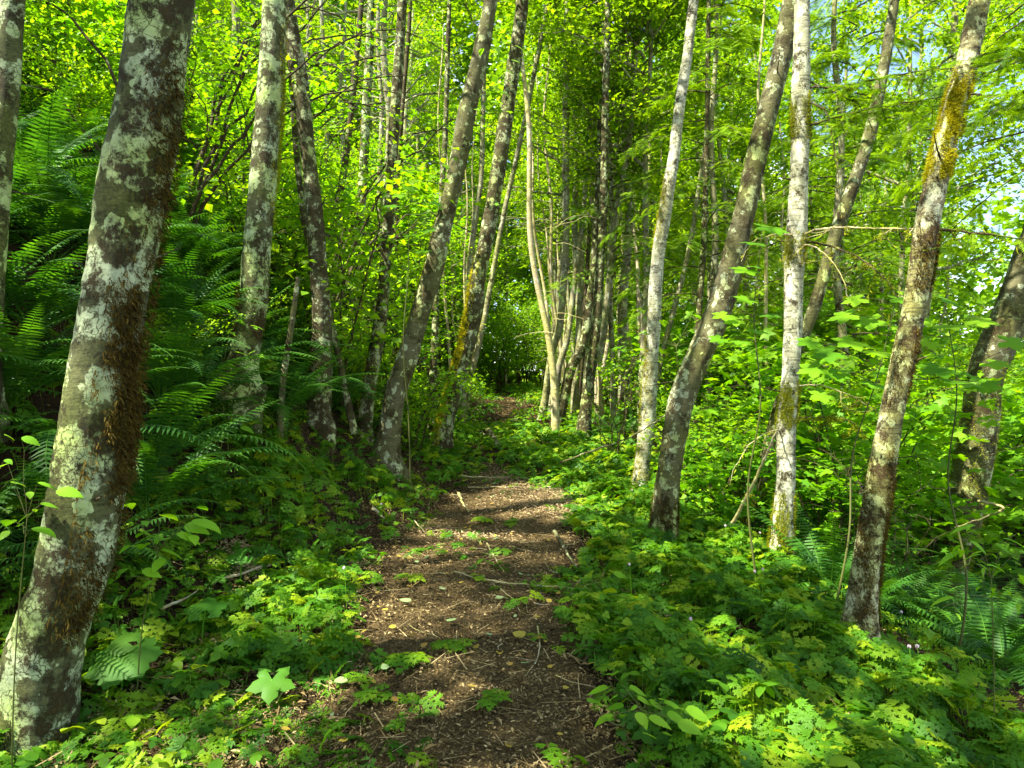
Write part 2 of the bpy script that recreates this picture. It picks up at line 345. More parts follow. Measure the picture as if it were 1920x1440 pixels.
XX = pc(YY) + UU * pw(YY) * (1.12 + .16 * wob(UU * 0 + np.sign(UU) * 3, YY, 2.2)); ZZ = ground(XX, YY) + .03 - .055 * np.abs(UU) ** 6 + .006 * rng.normal(size=XX.shape)
n1 = len(uu); i, j = np.meshgrid(np.arange(len(yy) - 1), np.arange(n1 - 1), indexing='ij')
q = np.stack([i * n1 + j, i * n1 + j + 1, (i + 1) * n1 + j + 1, (i + 1) * n1 + j], -1).reshape(-1, 4)
o = link('path', mesh('path', np.stack([XX, YY, ZZ], -1).reshape(-1, 3), [q], smooth=True), M['path']); o['kind'] = 'structure'

# ground spots (x, y, half widths) that the sun reaches through openings in the leaves
SPOTS = [(.3, 8.4, 1.2, .9), (-2.6, 12.6, 2.0, 1.8), (1.3, 9.0, 1.5, 1.1), (2.4, 10.6, 1.8, 1.6), (0.0, 19.5, 1.8, 2.0), (-.35, 6.7, .9, .16), (1.0, 2.9, .35, .3), (-2.6, 6.2, .35, .3), (-1.2, 4.4, .5, .35), (2.2, 6.3, .6, .4), (3.6, 10.4, 1.7, .6), (4.2, 7.4, 1.9, .55), (4.4, 5.8, 1.9, .55), (.2, 13.0, 1.0, .5), (-1.5, 8.9, .8, .3), (-1.9, 7.3, .8, .5), (-1.0, 6.0, .5, .4), (-2.1, 5.2, .5, .4), (-1.3, 3.4, .3, .3), (-.6, 28, 6, 10), (2.5, 16, 2.5, 3)]
def in_spot(C, grow=1.0):
    t = (C[:, 2] - .3) / SUN.z; u = C[:, 0] - SUN.x * t; v = C[:, 1] - SUN.y * t
    h = np.minimum(ground(u, v), 4); t = (C[:, 2] - h - .3) / SUN.z; u = C[:, 0] - SUN.x * t; v = C[:, 1] - SUN.y * t
    m = np.zeros(len(C), bool); nz = wob(u, v, 2.0, 1.0) * .5 + wob(u, v, 4.7, 3.0) * .5
    for a, b, ra, rb in SPOTS: m |= ((u - a) / (ra * grow)) ** 2 + ((v - b) / (rb * grow)) ** 2 < 1 + .5 * nz
    return m & (t > 1.2)

# ------------------------------------------------------------------ object helpers
def tag(o, label=None, cat=None, group=None, kind=None):
    if label: o['label'] = label
    if cat: o['category'] = cat
    if group: o['group'] = group
    if kind: o['kind'] = kind
    return o
def empty(name, loc, label, cat, group=None, rz=0, sc=1):
    o = bpy.data.objects.new(name, None); COL.objects.link(o); o.location = loc; o.rotation_euler = (0, 0, rz); o.scale = (sc,) * 3
    o.empty_display_size = .2
    return tag(o, label, cat, group)
def copy_tree(o, parent=None):
    c = o.copy(); COL.objects.link(c); c.parent = parent
    for ch in o.children: copy_tree(ch, c)
    return c

# ------------------------------------------------------------------ leaf litter, ground cover
def leafstuff(name, T, n, size, region, cover, mat, height, tilt, label, cat, extra=None, droop=0.0, sidebias=True):
    pass
def cover_density(x, y):
    c = pc(y); e = (np.abs(x - c) - pw(y)); nz = wob(x, y, 2.3, 5.0); nb = wob(x, y, .9, 1.0)
    d = np.clip((e + .1 + .34 * nz) / .3, 0, 1)
    left = x < c
    d = d * np.where(left, np.clip(.5 + .55 * nb + .2 * nz, .12, .9), 1.0)
    far = np.clip((y - 11.5) / 2, 0, 1) * np.clip((16 - y) / 1.5, 0, 1)
    d = np.maximum(d, far * .95)
    d = np.maximum(d, .16 * ((nz > .3) & (y > 2.5)))
    # bank too steep and ferny above
    d = d * np.where(x - c > 2.95 + .25 * nz, np.where(y < 9, .12, .4), 1)
    d = d * np.where((c - x) > 3.6, .15, 1) * np.where((c - x) > 2.9, .6, 1)
    return d
def scatter_points(n, x0, x1, y0, y1, dens, fov=.95, pw_=1.0):
    y = y0 + (y1 - y0) * rng.random(n) ** pw_; x = x0 + (x1 - x0) * rng.random(n)
    k = (np.abs(x) < y * fov + .6) & (rng.random(n) < dens(x, y))
    return x[k], y[k]
PALMS = [(236, 1275, .21, 7, .22, 'largest round lobed leaf in the bottom left corner', .2, 350, .42, 3.1), (510, 1305, .13, 5, .45, 'star shaped leaf at the bottom left border of the path', .14, 340, .5, 3.3),
         (385, 1180, .15, 5, .3, 'grey green pair lobed leaf left of the path', .2, 340, .3, .3), (600, 1270, .05, 5, .3, 'small lobed leaf beside the star shaped leaf', .05, 330, .3, 1.0),
         (455, 1065, .12, 3, .3, 'three lobed leaf near the sunlit litter patch at left', .18, 330, .4, 2.0), (1350, 840, .13, 5, .3, 'lobed leaf above the ground cover behind the grey leaning trunk', .3, 330, .4, 0.5)]
PH = [hit(p[0], p[1] + 25) for p in PALMS] + [hit(445, 1035), hit(460, 1075)]
def plant_cover():
    g = Geo(); st = Geo()
    for lvl, n, (x0, x1, y0, y1), s in ((0, 26000, (-4.4, 4.8, 1.7, 8.2), .14), (1, 17000, (-6, 7, 8.2, 15), .18), (2, 15000, (-12, 16, 15, 34), .26)):
        T = T_dicentra(lvl)
        x, y = scatter_points(n, x0, x1, y0, y1, cover_density)
        N = len(x); e = np.abs(x - pc(y)) - pw(y)
        hmax = np.clip(.1 + e * .22, .07, .22) * (1 if lvl < 2 else 1.5)
        h = hmax * (.3 + .7 * rng.random(N) ** .6) * np.clip(.8 + .7 * wob(x, y, 2.9, 4.0), .3, 1.5)
        for p in PH: h *= 1 - .8 * np.exp(-((x - p[0]) ** 2 + (y - p[1] + .12) ** 2) / .06)
        h *= 1 - .75 * np.exp(-(((x + 2.05) / .55) ** 2 + ((y - 2.95) / .55) ** 2))
        sz = s * (.5 + .85 * rng.random(N) ** 1.3)
        m = rframes(N, sz, .55, .05)
        P = np.stack([x, y, ground(x, y) + h], -1)
        rn = np.clip(rng.normal(.42, .27, N), 0, 1.1); rn[rng.random(N) < .03] = 1.35
        k = (rng.random(N) < .16) & (wob(x, y, 1.7, 2.2) > 0)      # a second, round-leaved kind grows through the first
        g.scatter(T, m[~k], P[~k], rn[~k])
        tri = T_merge([T_place(T_oval(.42, .06, .2), (0, .04, 0), a, 1, 0, -.1) for a in (0, 2.0, -2.0)]); g.scatter(tri, m[k] * .42, P[k] + np.array([0, 0, .03]), rn[k])
        if lvl == 0:   # leaf stalks
            d = m[:, :, 1]; B = P - d * .35; B[:, 2] = ground(B[:, 0], B[:, 1]) - .01
            side = unit(np.cross(P - B, np.array([0, 0, 1.]) + rng.normal(0, .1, (N, 3)))) * .0016
            V = np.stack([B - side, B + side, P + side, P - side], 1).reshape(-1, 3)
            st.add(V, [np.arange(N * 4).reshape(-1, 4)], .5)
    g.add(np.concatenate(st.V), [np.concatenate(st.F[4])], .7)
    o = link('ground_cover', g.mesh('ground_cover', M['cover'])); tag(o, 'finely cut bright green bleeding heart leaves carpeting both sides of the path', 'ground cover', kind='stuff')
plant_cover()
def plant_litter():
    g = Geo(); T1 = T_oval(.3, .12, -.25); T2 = T_kite(.13, .2)
    def dens(x, y):
        e = np.abs(x - pc(y)) - pw(y); return np.clip(1.0 - e * .45, .12, 1)
    x, y = scatter_points(240000, -4, 4, 1.8, 11, dens, pw_=1.6)
    N = len(x); P = np.stack([x, y, ground(x, y) + .034 + .018 * rng.random(N)], -1)
    k = rng.random(N) < .12
    g.scatter(T1, rframes(k.sum(), rng.uniform(.01, .028, k.sum()), .6), P[k])
    g.scatter(T2, rframes((~k).sum(), rng.uniform(.008, .028, (~k).sum()) * (1 + 1.5 * (rng.random((~k).sum()) < .04)), .8), P[~k])
    x, y = scatter_points(9000, -4, 5, 12, 24, dens); N = len(x)
    g.scatter(T2, rframes(N, rng.uniform(.05, .12, N), .4), np.stack([x, y, ground(x, y) + .04], -1))
    # needle-thin twig litter
    x, y = scatter_points(5000, -2.5, 2.5, 1.8, 10, dens); N = len(x)
    Tt = (np.array([(-.02, 0, 0), (.02, 0, 0), (.015, 1, .05), (-.015, 1, .05)]), [np.array([(0, 1, 2, 3)])])
    g.scatter(Tt, rframes(N, rng.uniform(.05, .2, N), .12), np.stack([x, y, ground(x, y) + .045], -1), rng.random(N) ** 2 * 1.2)
    o = link('leaf_litter', g.mesh('leaf_litter', M['litter'])); tag(o, 'crumbled brown dead leaves and twig bits covering the path', 'leaf litter', kind='stuff')
plant_litter()
def plant_straw():  # dry debris, coloured extra pale to brighten the sunlit patches
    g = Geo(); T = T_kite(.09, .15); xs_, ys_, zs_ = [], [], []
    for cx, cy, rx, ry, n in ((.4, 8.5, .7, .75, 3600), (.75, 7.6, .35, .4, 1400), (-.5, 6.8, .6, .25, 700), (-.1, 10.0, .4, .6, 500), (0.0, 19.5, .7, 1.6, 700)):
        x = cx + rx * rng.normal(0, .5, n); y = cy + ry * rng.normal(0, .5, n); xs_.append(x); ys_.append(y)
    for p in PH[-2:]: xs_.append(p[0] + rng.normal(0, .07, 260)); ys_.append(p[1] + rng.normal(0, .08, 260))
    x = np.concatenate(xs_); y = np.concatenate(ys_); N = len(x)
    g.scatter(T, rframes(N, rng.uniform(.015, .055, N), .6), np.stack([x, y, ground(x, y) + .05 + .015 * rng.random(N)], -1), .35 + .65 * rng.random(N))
    o = link('sun_patch_straw', g.mesh('sun_patch_straw', M['straw'])); tag(o, 'pale dry straw and leaf bits, their colour brightening the sunlit patches of the path', 'dry straw', kind='stuff')
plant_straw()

# ------------------------------------------------------------------ crowns, branches, shrubs (shared meshes)
def branchy(g, base, tip, r0, k=5, sag=0.0, wig=.08, n=9):
    base = np.array(base, float); tip = np.array(tip, float); t = np.linspace(0, 1, n)[:, None]
    P = base + (tip - base) * t; L = np.linalg.norm(tip - base)
    P[:, 2] += sag * L * np.sin(t[:, 0] * np.pi)
    P[1:-1] += rng.normal(0, wig * L / n, (n - 2, 3))
    V, Fs = tube(P, np.linspace(r0, r0 * .25, n), k, cap=False); g.add(V, Fs, .5); return P
def make_crown(n_leaf, rad, zlo, zhi, leaf, T, nb=26, spread=.32, tilt=.55, rb=.03):
    gb = Geo(); gl = Geo(); pts = []
    for b in range(nb):
        z0 = R(zlo, zhi); a = R(0, 2 * math.pi); t = (z0 - zlo) / (zhi - zlo)
        L = rad * (1.0 - .65 * t) * R(.55, 1.1); rise = R(.1, .7) * L
        tip = (math.cos(a) * L, math.sin(a) * L, z0 + rise)
        P = branchy(gb, (0, 0, z0), tip, rb * (1.1 - .6 * t), 5, R(-.05, .12))
        pts.append(P[3:])
        for s in range(4):
            i = random.randrange(3, 8); a2 = a + R(-1.2, 1.2); l2 = L * R(.25, .5)
            P2 = branchy(gb, P[i], P[i] + np.array([math.cos(a2) * l2, math.sin(a2) * l2, R(-.1, .35) * l2]), rb * .35, 4, 0, .1, 6)
            pts.append(P2[1:])
    pts = np.concatenate(pts); c = pts[rng.integers(0, len(pts), n_leaf)] + rng.normal(0, spread, (n_leaf, 3)) * np.array([1, 1, .55])
    gl.scatter(T, rframes(n_leaf, leaf * rng.uniform(.6, 1.25, n_leaf), tilt, .2), c)
    return gl, gb
K = T_kite(.36, .1); OV = T_oval(.34, .1, .2)
CR = []
for v in range(4):
    a, b = make_crown(11500, 2.7, 0, 6.5, .105, K, 34, .22)
    CR.append((a.mesh('crown', M['crown']), b.mesh('limbs', M['barkF'])))
CRT = []  # thin-limbed crowns for the added shade alders, so sun patches get through
for v in range(3):
    a, b = make_crown(9500, 2.5, 0, 6.5, .11, K, 26, .3, .55, .007); CRT.append((a.mesh('crown', M['crown']), b.mesh('limbs', M['barkF'])))
def make_bush(n_leaf, h, rad, leaf, T, stems=9, spread=.16, tilt=.5, mat='bush', dens_top=True):
    gb = Geo(); gl = Geo(); pts = []
    for s in range(stems):
        a = R(0, 6.28); L = rad * R(.4, 1.1); H = h * R(.6, 1.05)
        P = branchy(gb, (R(-.1, .1), R(-.1, .1), -.15), (math.cos(a) * L, math.sin(a) * L, H), .014, 5, R(.05, .25), .2, 10); pts.append(P[3:])
        for q in range(7):
            i = random.randrange(2, 9); a2 = R(0, 6.28); l2 = R(.3, .7) * rad
            P2 = branchy(gb, P[i], P[i] + np.array([math.cos(a2) * l2, math.sin(a2) * l2, R(-.1, .25)]), .005, 4, .05, .15, 6); pts.append(P2[1:])
    pts = np.concatenate(pts); c = pts[rng.integers(0, len(pts), n_leaf)] + rng.normal(0, spread, (n_leaf, 3)) * np.array([1, 1, .6])
    gl.scatter(T, rframes(n_leaf, leaf * rng.uniform(.55, 1.25, n_leaf), tilt, .25), c)
    return gl.mesh('foliage', M[mat]), gb.mesh('stems', M['barkD'])
BU = [make_bush(3400, 2.2, 1.3, .085, K, 10, .15), make_bush(6500, 2.2, 1.3, .05, K, 13, .13), make_bush(5200, 2.4, 1.2, .062, OV, 12, .12, .7)]
BU += [make_bush(1700, 2.3, 1.3, .1, T_palmate(5, 270, .42, .15, 1), 9, .14, .45, 'maple')]
BN = [make_bush(1300, 1.7, 1.1, .085, OV, 9, .13) for _ in range(3)]
PAL = T_palmate(5, 270, .42, .15, 2)
BM = [make_bush(420, 1.6, 1.1, .12, PAL, 8, .12, .35, 'maple') for _ in range(3)]
# conifer spray: thin flat twig with needles
def T_spray():
    V = []; Q = []; rs = random.Random(5)
    for i in range(11):
        y = i / 11
        for sg in (-1, 1):
            L = .26 * (1 - .55 * y) * rs.uniform(.8, 1.1); n = len(V)
            V += [(0, y, 0), (sg * L, y + .16, -.03), (0, y + .07, 0)]; Q.append((n, n + 1, n + 2))
    n = len(V); V += [(-.012, 0, 0), (.012, 0, 0), (0, 1.05, -.03)]; Q.append((n, n + 1, n + 2))
    return np.array(V), [np.array(Q)]
SPR = T_spray()
def conifer_branch(gb, gl, base, a, L, droop, n_s=30, size=.2, r0=.016):
    tip = np.array(base) + np.array([math.cos(a) * L, math.sin(a) * L, -droop * L])
    P = branchy(gb, base, tip, r0, 4, .14, .04, 12)
    u = rng.uniform(.15, 1, n_s); idx = u * 11; i0 = np.minimum(idx.astype(int), 10); f = (idx - i0)[:, None]
    C = P[i0] * (1 - f) + P[i0 + 1] * f
    T = unit(P[i0 + 1] - P[i0]); side = unit(np.cross(T, np.array([0, 0, 1.])))
    sg = np.where(rng.random(n_s) < .5, -1, 1)[:, None]; ln = (1.15 - u)[:, None]
    # secondary twigs carry sprays
    for k in range(3):
        off = ln * L * .36 * k / 2.0
        D = T * .7 + side * sg + np.array([0, 0, -.3]) + rng.normal(0, .15, (n_s, 3))
        gl.scatter(SPR, frames(D, np.array([0, 0, 1.]) + rng.normal(0, .25, (n_s, 3)), size * rng.uniform(.7, 1.2, n_s), size * 1.1 * rng.uniform(.7, 1.2, n_s)),
                   C + unit(D) * off + rng.normal(0, .02, (n_s, 3)))
def make_conifer(H, zlo, rad, nb):
    gb = Geo(); gl = Geo()
    for b in range(nb):
        z = zlo + (H - zlo) * (b + random.random()) / nb; t = (z - zlo) / (H - zlo)
        conifer_branch(gb, gl, (0, 0, z), R(0, 6.28), rad * (1.05 - .8 * t) * R(.7, 1.1), R(.1, .4), 26, .21)
    for b in range(14):    # dead lower twigs
        z = R(.6, zlo); a = R(0, 6.28); L = R(.5, 1.5); branchy(gb, (0, 0, z), (math.cos(a) * L, math.sin(a) * L, z - R(-.1, .4) * L), .008, 4, .1, .1, 8)
    return gl.mesh('crown', M['needle']), gb.mesh('limbs', M['barkD'])
CO = [make_conifer(13, 3.2, 2.2, 62) for _ in range(2)]
# shared straight-ish trunks, 1 m radius-normalised in xy by scale
def make_trunk(H, mat, seed, r=.1, k=10):
    z = np.linspace(-.4, H, 34); b = R(-.5, .5); c = R(0, 6.28)
    P = np.stack([b * np.sin(z / H * 2.2) * math.cos(c) + .05 * np.sin(z * 1.7 + seed), b * np.sin(z / H * 2.2) * math.sin(c) + .04 * np.sin(z * 1.3 + seed), z], -1)
    P[:, :2] -= P[2, :2]
    rr = r * (1 - .72 * z.clip(0) / H) * (1 + .35 * np.exp(-z.clip(0) * 3))
    V, Fs = tube(P, rr, k, .1, seed); return mesh('trunk', V, Fs, smooth=True, mat=M[mat]), P[-1]
TF = [make_trunk(12, 'barkF', i) for i in range(4)]; TP = [make_trunk(10, 'barkP', 9 + i, .05, 7) for i in range(2)]; TD = [make_trunk(13, 'barkF', 20 + i, .08) for i in range(2)]

# ------------------------------------------------------------------ the traced trees
def bump_moss(P, Rr, rngs, side, mat, n, L, parent, loc, thick=1.6, hang=.5, name='moss'):
    """moss tufts standing on the bark; rngs: z-fraction intervals, side: angle centre and half width"""
    g = Geo(); T = (np.array([(-.13, 0, 0), (.13, 0, 0), (.07, .6, .12), (0, 1, .05), (-.07, .6, .12)]), [np.array([(0, 1, 2, 4)]), np.array([(4, 2, 3)])])
    for (z0, z1, frac) in rngs:
        m = int(n * frac); u = z0 + (z1 - z0) * (rng.beta(1.7, 1.7, m) * 1.3 - .15)
        z = P[:, 2]; o = np.argsort(z)
        cx = np.interp(u, z[o], P[o, 0]); cy = np.interp(u, z[o], P[o, 1]); r = np.interp(u, z[o], Rr[o])
        a = side[0] + side[1] * rng.normal(0, .55, m).clip(-1, 1)
        # clumps: keep where a cheap noise is high
        cl = wob(a * 2, u * 5, 1.3, z0); k = cl > rng.normal(-.12, .25, m)
        e_ = np.abs((u - z0) / (z1 - z0) * 2 - 1); k &= e_ < .95 + .35 * wob(a * 1.7, u * 4, 2.0, z1)
        u, cx, cy, r, a = u[k], cx[k], cy[k], r[k], a[k]; m = len(u)
        d = np.stack([np.cos(a), np.sin(a), np.zeros(m)], -1)
        C = np.stack([cx, cy, u], -1) + d * (r * rng.uniform(.96, 1.0 + .12 * thick, m))[:, None]
        D = d + np.array([0, 0, -hang]) + rng.normal(0, .55, (m, 3))
        g.scatter(T, frames(D, rng.normal(0, 1, (m, 3)), L * rng.uniform(.5, 1.4, m), L * .8 * rng.uniform(.5, 1.4, m)), C)
    o = link(name, g.mesh(name, M[mat]), parent=parent); return o
TREES = {}
def traced(key, pts, d, mat, label, H=12.0, dtop=0.0, crown=True, flare=.35, k=20, jit=.12, step=.06, snap=True, cs=1.0, cat='tree', name='alder_tree', group=None, crown_z=None, taper_to=.3):
    """pts: (px, py, width) from the base upward at distance d; runs on above the picture to height H"""
    P = []
    d0 = d
    span = pts[0][1] - pts[-1][1]
    for px, py, w in pts:
        dd = d0 + dtop * (pts[0][1] - py) / max(span, 1); p = at(px, py, dd); P.append((*p, w / 2 / F * dd))
    P = np.array(P); g = gz(P[0, 0], P[0, 1])
    dirn = (P[0, :3] - P[1, :3]); dirn = dirn / max(abs(dirn[2]), .05)
    base = P[0].copy()
    if P[0, 2] > g - .05:
        nb = P[0].copy(); dz = P[0, 2] - (g - .25); nb[:2] += dirn[:2] * dz * .6; nb[2] -= dz; P = np.vstack([nb, P])
    top = P[-1]
    if H > top[2] - g:
        dr = P[-1, :3] - P[-3, :3]; dr = dr / max(dr[2], .05); nseg = 5
        r0 = top[3]
        for s in range(1, nseg + 1):
            q = top[:3] + (dr * np.array([.8, .8, 1])) * (H + g - top[2]) * s / nseg; P = np.vstack([P, [*q, r0 * (1 - (1 - taper_to) * s / nseg)]])
    C = smooth_poly(P, step); Q = C[:, :3]; rr = C[:, 3].copy()
    hgt = Q[:, 2] - g; rr *= 1 + flare * np.exp(-np.clip(hgt, 0, 9) * 5)
    b = np.array([np.interp(g, Q[:, 2], Q[:, 0]), np.interp(g, Q[:, 2], Q[:, 1]), g])
    root = empty(name, b, label, cat, group)
    V, Fs = tube(Q - b, rr, k, jit, len(TREES) * 3.1)
    if k >= 14:      # root flare in buttress lobes
        nr = len(Q); A = V[:nr * k].reshape(nr, k, 3); c_ = (Q - b)[:, None]; th = np.arange(k) / k * 2 * np.pi; ph = R(0, 6)
        lobe = (np.sin(th * 3 + ph) + .6 * np.sin(th * 5 + ph * 2)) * .5 + .5; f = flare * 1.5 * np.exp(-np.clip(hgt, 0, 9) * 9)[:, None] * lobe[None]
        A[:, :, :2] = (c_ + (A - c_) * (1 + f[..., None]))[:, :, :2]
    link('trunk', mesh('trunk', V, Fs, smooth=True), M[mat], root)
    L = Q - b
    if k >= 18 and H > 2:      # stubs of shed branches
        for q in range(6):
            zz = R(.9, 5.5); cx, cy = np.interp(zz, L[:, 2], L[:, 0]), np.interp(zz, L[:, 2], L[:, 1]); rz_ = np.interp(zz, L[:, 2], rr); a = R(0, 6.28); l_ = R(.03, .1) if random.random() < .6 else R(.15, .32)
            g_ = Geo(); branchy(g_, (cx + math.cos(a) * rz_ * .7, cy + math.sin(a) * rz_ * .7, zz), (cx + math.cos(a) * (rz_ + l_), cy + math.sin(a) * (rz_ + l_), zz + l_ * R(-.2, .6)), .014 if l_ < .15 else .008, 6, 0, .08, 6)
            link('branch_stub', g_.mesh('branch_stub', M['barkD'], True), parent=root)
    if crown:
        zc = (crown_z if crown_z else max(5.2, (EYE + 720 / F * d) - g + .3)); v = len(TREES) % 4
        if zc < H - 1:
            lx = np.interp(zc, L[:, 2], L[:, 0]); ly = np.interp(zc, L[:, 2], L[:, 1]); ex = L[-1] - np.array([lx, ly, zc])
            s = (H - zc) / 6.0
            for nm, me in (('crown', CR[v][0]), ('limbs', CR[v][1])):
                o = link(nm, me, parent=root, loc=(lx, ly, zc)); o.scale = (cs, cs, s)
                o.rotation_euler = (0, 0, R(0, 6.28))
                if nm == 'limbs' : o.rotation_euler = last
                last = o.rotation_euler.copy()
    TREES[key] = (root, L, rr, b, d); return root
G_AL = 'tall slender alder trunks lining the path'
traced('T1', [(70, 1395, 122), (80, 1250, 130), (108, 1150, 122), (134, 1080, 120), (167, 900, 122), (190, 720, 120), (203, 640, 115), (225, 500, 113), (251, 350, 118), (282, 200, 114), (296, 80, 110)], 3.3, 'barkA',
       'thickest trunk, pale lichened alder with hanging brown moss at the left edge', flare=.04, k=40, step=.03, jit=.09, crown_z=5.6)
traced('T2', [(402, 985, 62), (412, 940, 60), (425, 880, 54), (436, 800, 52), (447, 720, 51), (470, 600, 51), (479, 500, 52), (488, 400, 50), (496, 300, 50), (505, 200, 49), (512, 80, 45)], 6.9, 'barkA',
       'second alder from the left, patchy grey trunk with brown moss amid ferns', k=28)
traced('T3', [(590, 870, 42), (593, 840, 40), (600, 720, 40), (603, 600, 36), (597, 500, 32), (590, 400, 31), (579, 300, 28), (568, 200, 30), (559, 130, 33), (550, 80, 32), (540, 20, 28)], 8.4, 'barkB',
       'bowed mossy alder trunk curving up left behind the broken snag', k=24)
traced('T3b', [(603, 520, 12), (575, 440, 12), (566, 380, 12), (556, 280, 13), (548, 160, 13), (545, 80, 12)], 8.8, 'barkB',
       'thin dark stem rising just behind the bowed mossy trunk', k=10, H=12, crown=False)
traced('T5', [(668, 850, 32), (678, 810, 30), (692, 720, 27), (713, 600, 24), (722, 500, 21), (730, 400, 21), (735, 300, 21), (741, 200, 20), (750, 80, 19)], 10, 'barkB',
       'straight thin alder left of the thick spotted leaning trunk', k=18)
traced('T6', [(722, 872, 48), (731, 800, 41), (746, 720, 41), (754, 700, 39), (784, 600, 37), (813, 500, 38), (837, 400, 33), (860, 300, 35), (878, 200, 34), (906, 80, 29)], 9, 'barkC',
       'grey alder with round white lichen spots leaning right, left of the path', k=24)
traced('T7', [(830, 830, 34), (838, 780, 33), (856, 720, 31), (886, 600, 31), (901, 500, 28), (922, 400, 28), (937, 300, 27), (952, 200, 27), (970, 80, 25)], 12, 'barkB',
       'leaning alder with a bright yellow mossy flank beside the far path', k=20)
traced('T8', [(868, 800, 12), (880, 720, 11), (905, 613, 10), (930, 480, 9), (947, 391, 9), (985, 220, 9), (1013, 80, 9)], 16, 'barkF',
       'thin pale pole leaning far right above the middle of the path', k=10)
traced('T9', [(811, 805, 16), (812, 720, 15), (816, 620, 14), (819, 525, 13), (826, 400, 11), (835, 250, 10), (840, 80, 9)], 13, 'barkB',
       'slim mottled trunk half hidden behind the white spotted leaning alder', k=12)
traced('T10', [(868, 770, 12), (874, 650, 11), (882, 500, 10), (893, 400, 10), (902, 330, 10), (906, 200, 9), (908, 80, 8)], 15, 'barkF',
       'thin upright stem between the spotted and the yellow mossed alders', k=10)
traced('T11', [(665, 500, 23), (667, 467, 22), (680, 347, 18), (687, 213, 17), (693, 80, 15)], 14, 'barkA',
       'white and brown alder standing high on the bank behind shrubs', k=14)
traced('T12', [(742, 560, 9), (745, 350, 9), (753, 220, 8), (765, 80, 8)], 17, 'barkD', 'very thin dark stem right behind the straight thin alder', k=8, crown=False)
traced('T12b', [(606, 520, 16), (613, 458, 15), (640, 350, 13), (655, 240, 12), (667, 120, 11)], 13, 'barkD', 'dark stem leaning right on the bank left of the white alder', k=10)
traced('T0', [(-60, 1150, 46), (-30, 800, 44), (-14, 500, 42), (2, 300, 42), (12, 200, 42), (20, 80, 40)], 4.6, 'barkA', 'mossy trunk cut by the left edge of the picture', k=20)
traced('C1', [(1016, 792, 14), (1035, 662, 14), (1050, 604, 14), (1061, 458, 13), (1061, 300, 13), (1062, 80, 12)], 16, 'barkF',
       'leftmost upright trunk of the cluster at the far bend', k=12)
traced('C2', [(1027, 792, 12), (1047, 692, 12), (1064, 633, 11), (1079, 517, 10), (1090, 430, 9), (1103, 280, 9), (1110, 80, 8)], 16.5, 'barkF',
       'thin pale trunk crossing behind the cluster at the far bend', k=10)
traced('C3', [(1048, 795, 18), (1070, 692, 19), (1093, 648, 18), (1108, 546, 15), (1114, 487, 13), (1122, 330, 12), (1128, 150, 10)], 15, 'barkB',
       'dark mossy trunk leaning right at the far bend', k=12)
traced('C4', [(1082, 778, 10), (1090, 692, 9), (1094, 640, 9), (1100, 520, 8), (1110, 350, 8)], 18, 'barkD', 'slender dark stem between two trunks right of the far bend', k=8)
traced('C5', [(1094, 802, 24), (1108, 692, 20), (1120, 590, 19), (1124, 517, 18), (1131, 400, 16), (1134, 250, 14), (1138, 80, 12)], 14, 'barkB',
       'rightmost and thickest trunk of the cluster at the far bend', k=14)
traced('T13', [(1198, 935, 34), (1202, 900, 28), (1212, 800, 28), (1218, 720, 27), (1226, 600, 26), (1232, 500, 25), (1246, 400, 24), (1262, 300, 22), (1274, 200, 20), (1292, 80, 19)], 9.5, 'barkW',
       'brightest sunlit white trunk right of the path', k=22)
traced('T14', [(1236, 1025, 50), (1243, 1000, 44), (1252, 900, 42), (1268, 800, 44), (1288, 720, 45), (1340, 600, 46), (1371, 500, 44), (1396, 400, 40), (1417, 300, 38), (1442, 200, 38), (1471, 80, 38)], 7.0, 'barkC',
       'thick grey alder leaning right beside the sunlit white trunk', k=28)
traced('T15', [(1461, 1085, 46), (1461, 1070, 42), (1466, 1000, 38), (1473, 900, 33), (1475, 800, 34), (1481, 720, 32), (1485, 650, 33), (1488, 600, 33), (1489, 500, 34), (1496, 400, 35), (1499, 300, 33), (1501, 200, 33), (1503, 80, 30)], 6.5, 'barkW',
       'upright white trunk with moss at its foot and dead side branches', k=26, crown=False, name='alder_tree')
traced('T16', [(1602, 1215, 60), (1609, 1185, 54), (1618, 1100, 50), (1632, 1000, 46), (1650, 900, 48), (1667, 800, 42), (1683, 720, 38), (1690, 690, 39), (1710, 600, 40), (1727, 500, 42), (1742, 400, 41), (1766, 300, 39), (1790, 200, 38), (1808, 130, 36), (1820, 80, 35)], 4.9, 'barkM',
       'leaning alder at right with bright yellow moss near its top', k=30, step=.04)
traced('T17', [(1775, 1080, 64), (1795, 1000, 64), (1812, 930, 64), (1834, 800, 63), (1845, 720, 61), (1870, 650, 62), (1890, 600, 62), (1925, 500, 58), (1960, 400, 54), (1990, 250, 50), (2010, 80, 48)], 8.3, 'barkC',
       'stout bending trunk at the right edge striped by branch shadows', k=26)
traced('T18', [(1372, 1015, 30), (1385, 980, 30), (1427, 898, 24), (1453, 787, 22), (1490, 670, 21), (1529, 569, 22), (1555, 480, 24), (1578, 409, 24), (1609, 320, 23), (1636, 231, 22), (1658, 124, 20), (1668, 60, 18)], 8.2, 'barkC',
       'slanting pale trunk passing behind the upright white trunk', k=18)
traced('T19', [(1296, 850, 13), (1303, 720, 13), (1312, 570, 12), (1320, 450, 12), (1325, 280, 10), (1328, 80, 9)], 13, 'barkB', 'thin dark stem behind the thick grey leaning alder', k=10)
traced('T20', [(1222, 800, 10), (1235, 700, 10), (1258, 600, 10), (1285, 500, 9), (1300, 420, 9), (1318, 300, 8)], 14, 'barkF', 'slim stem leaning between the sunlit trunk and the thick grey one', k=8)

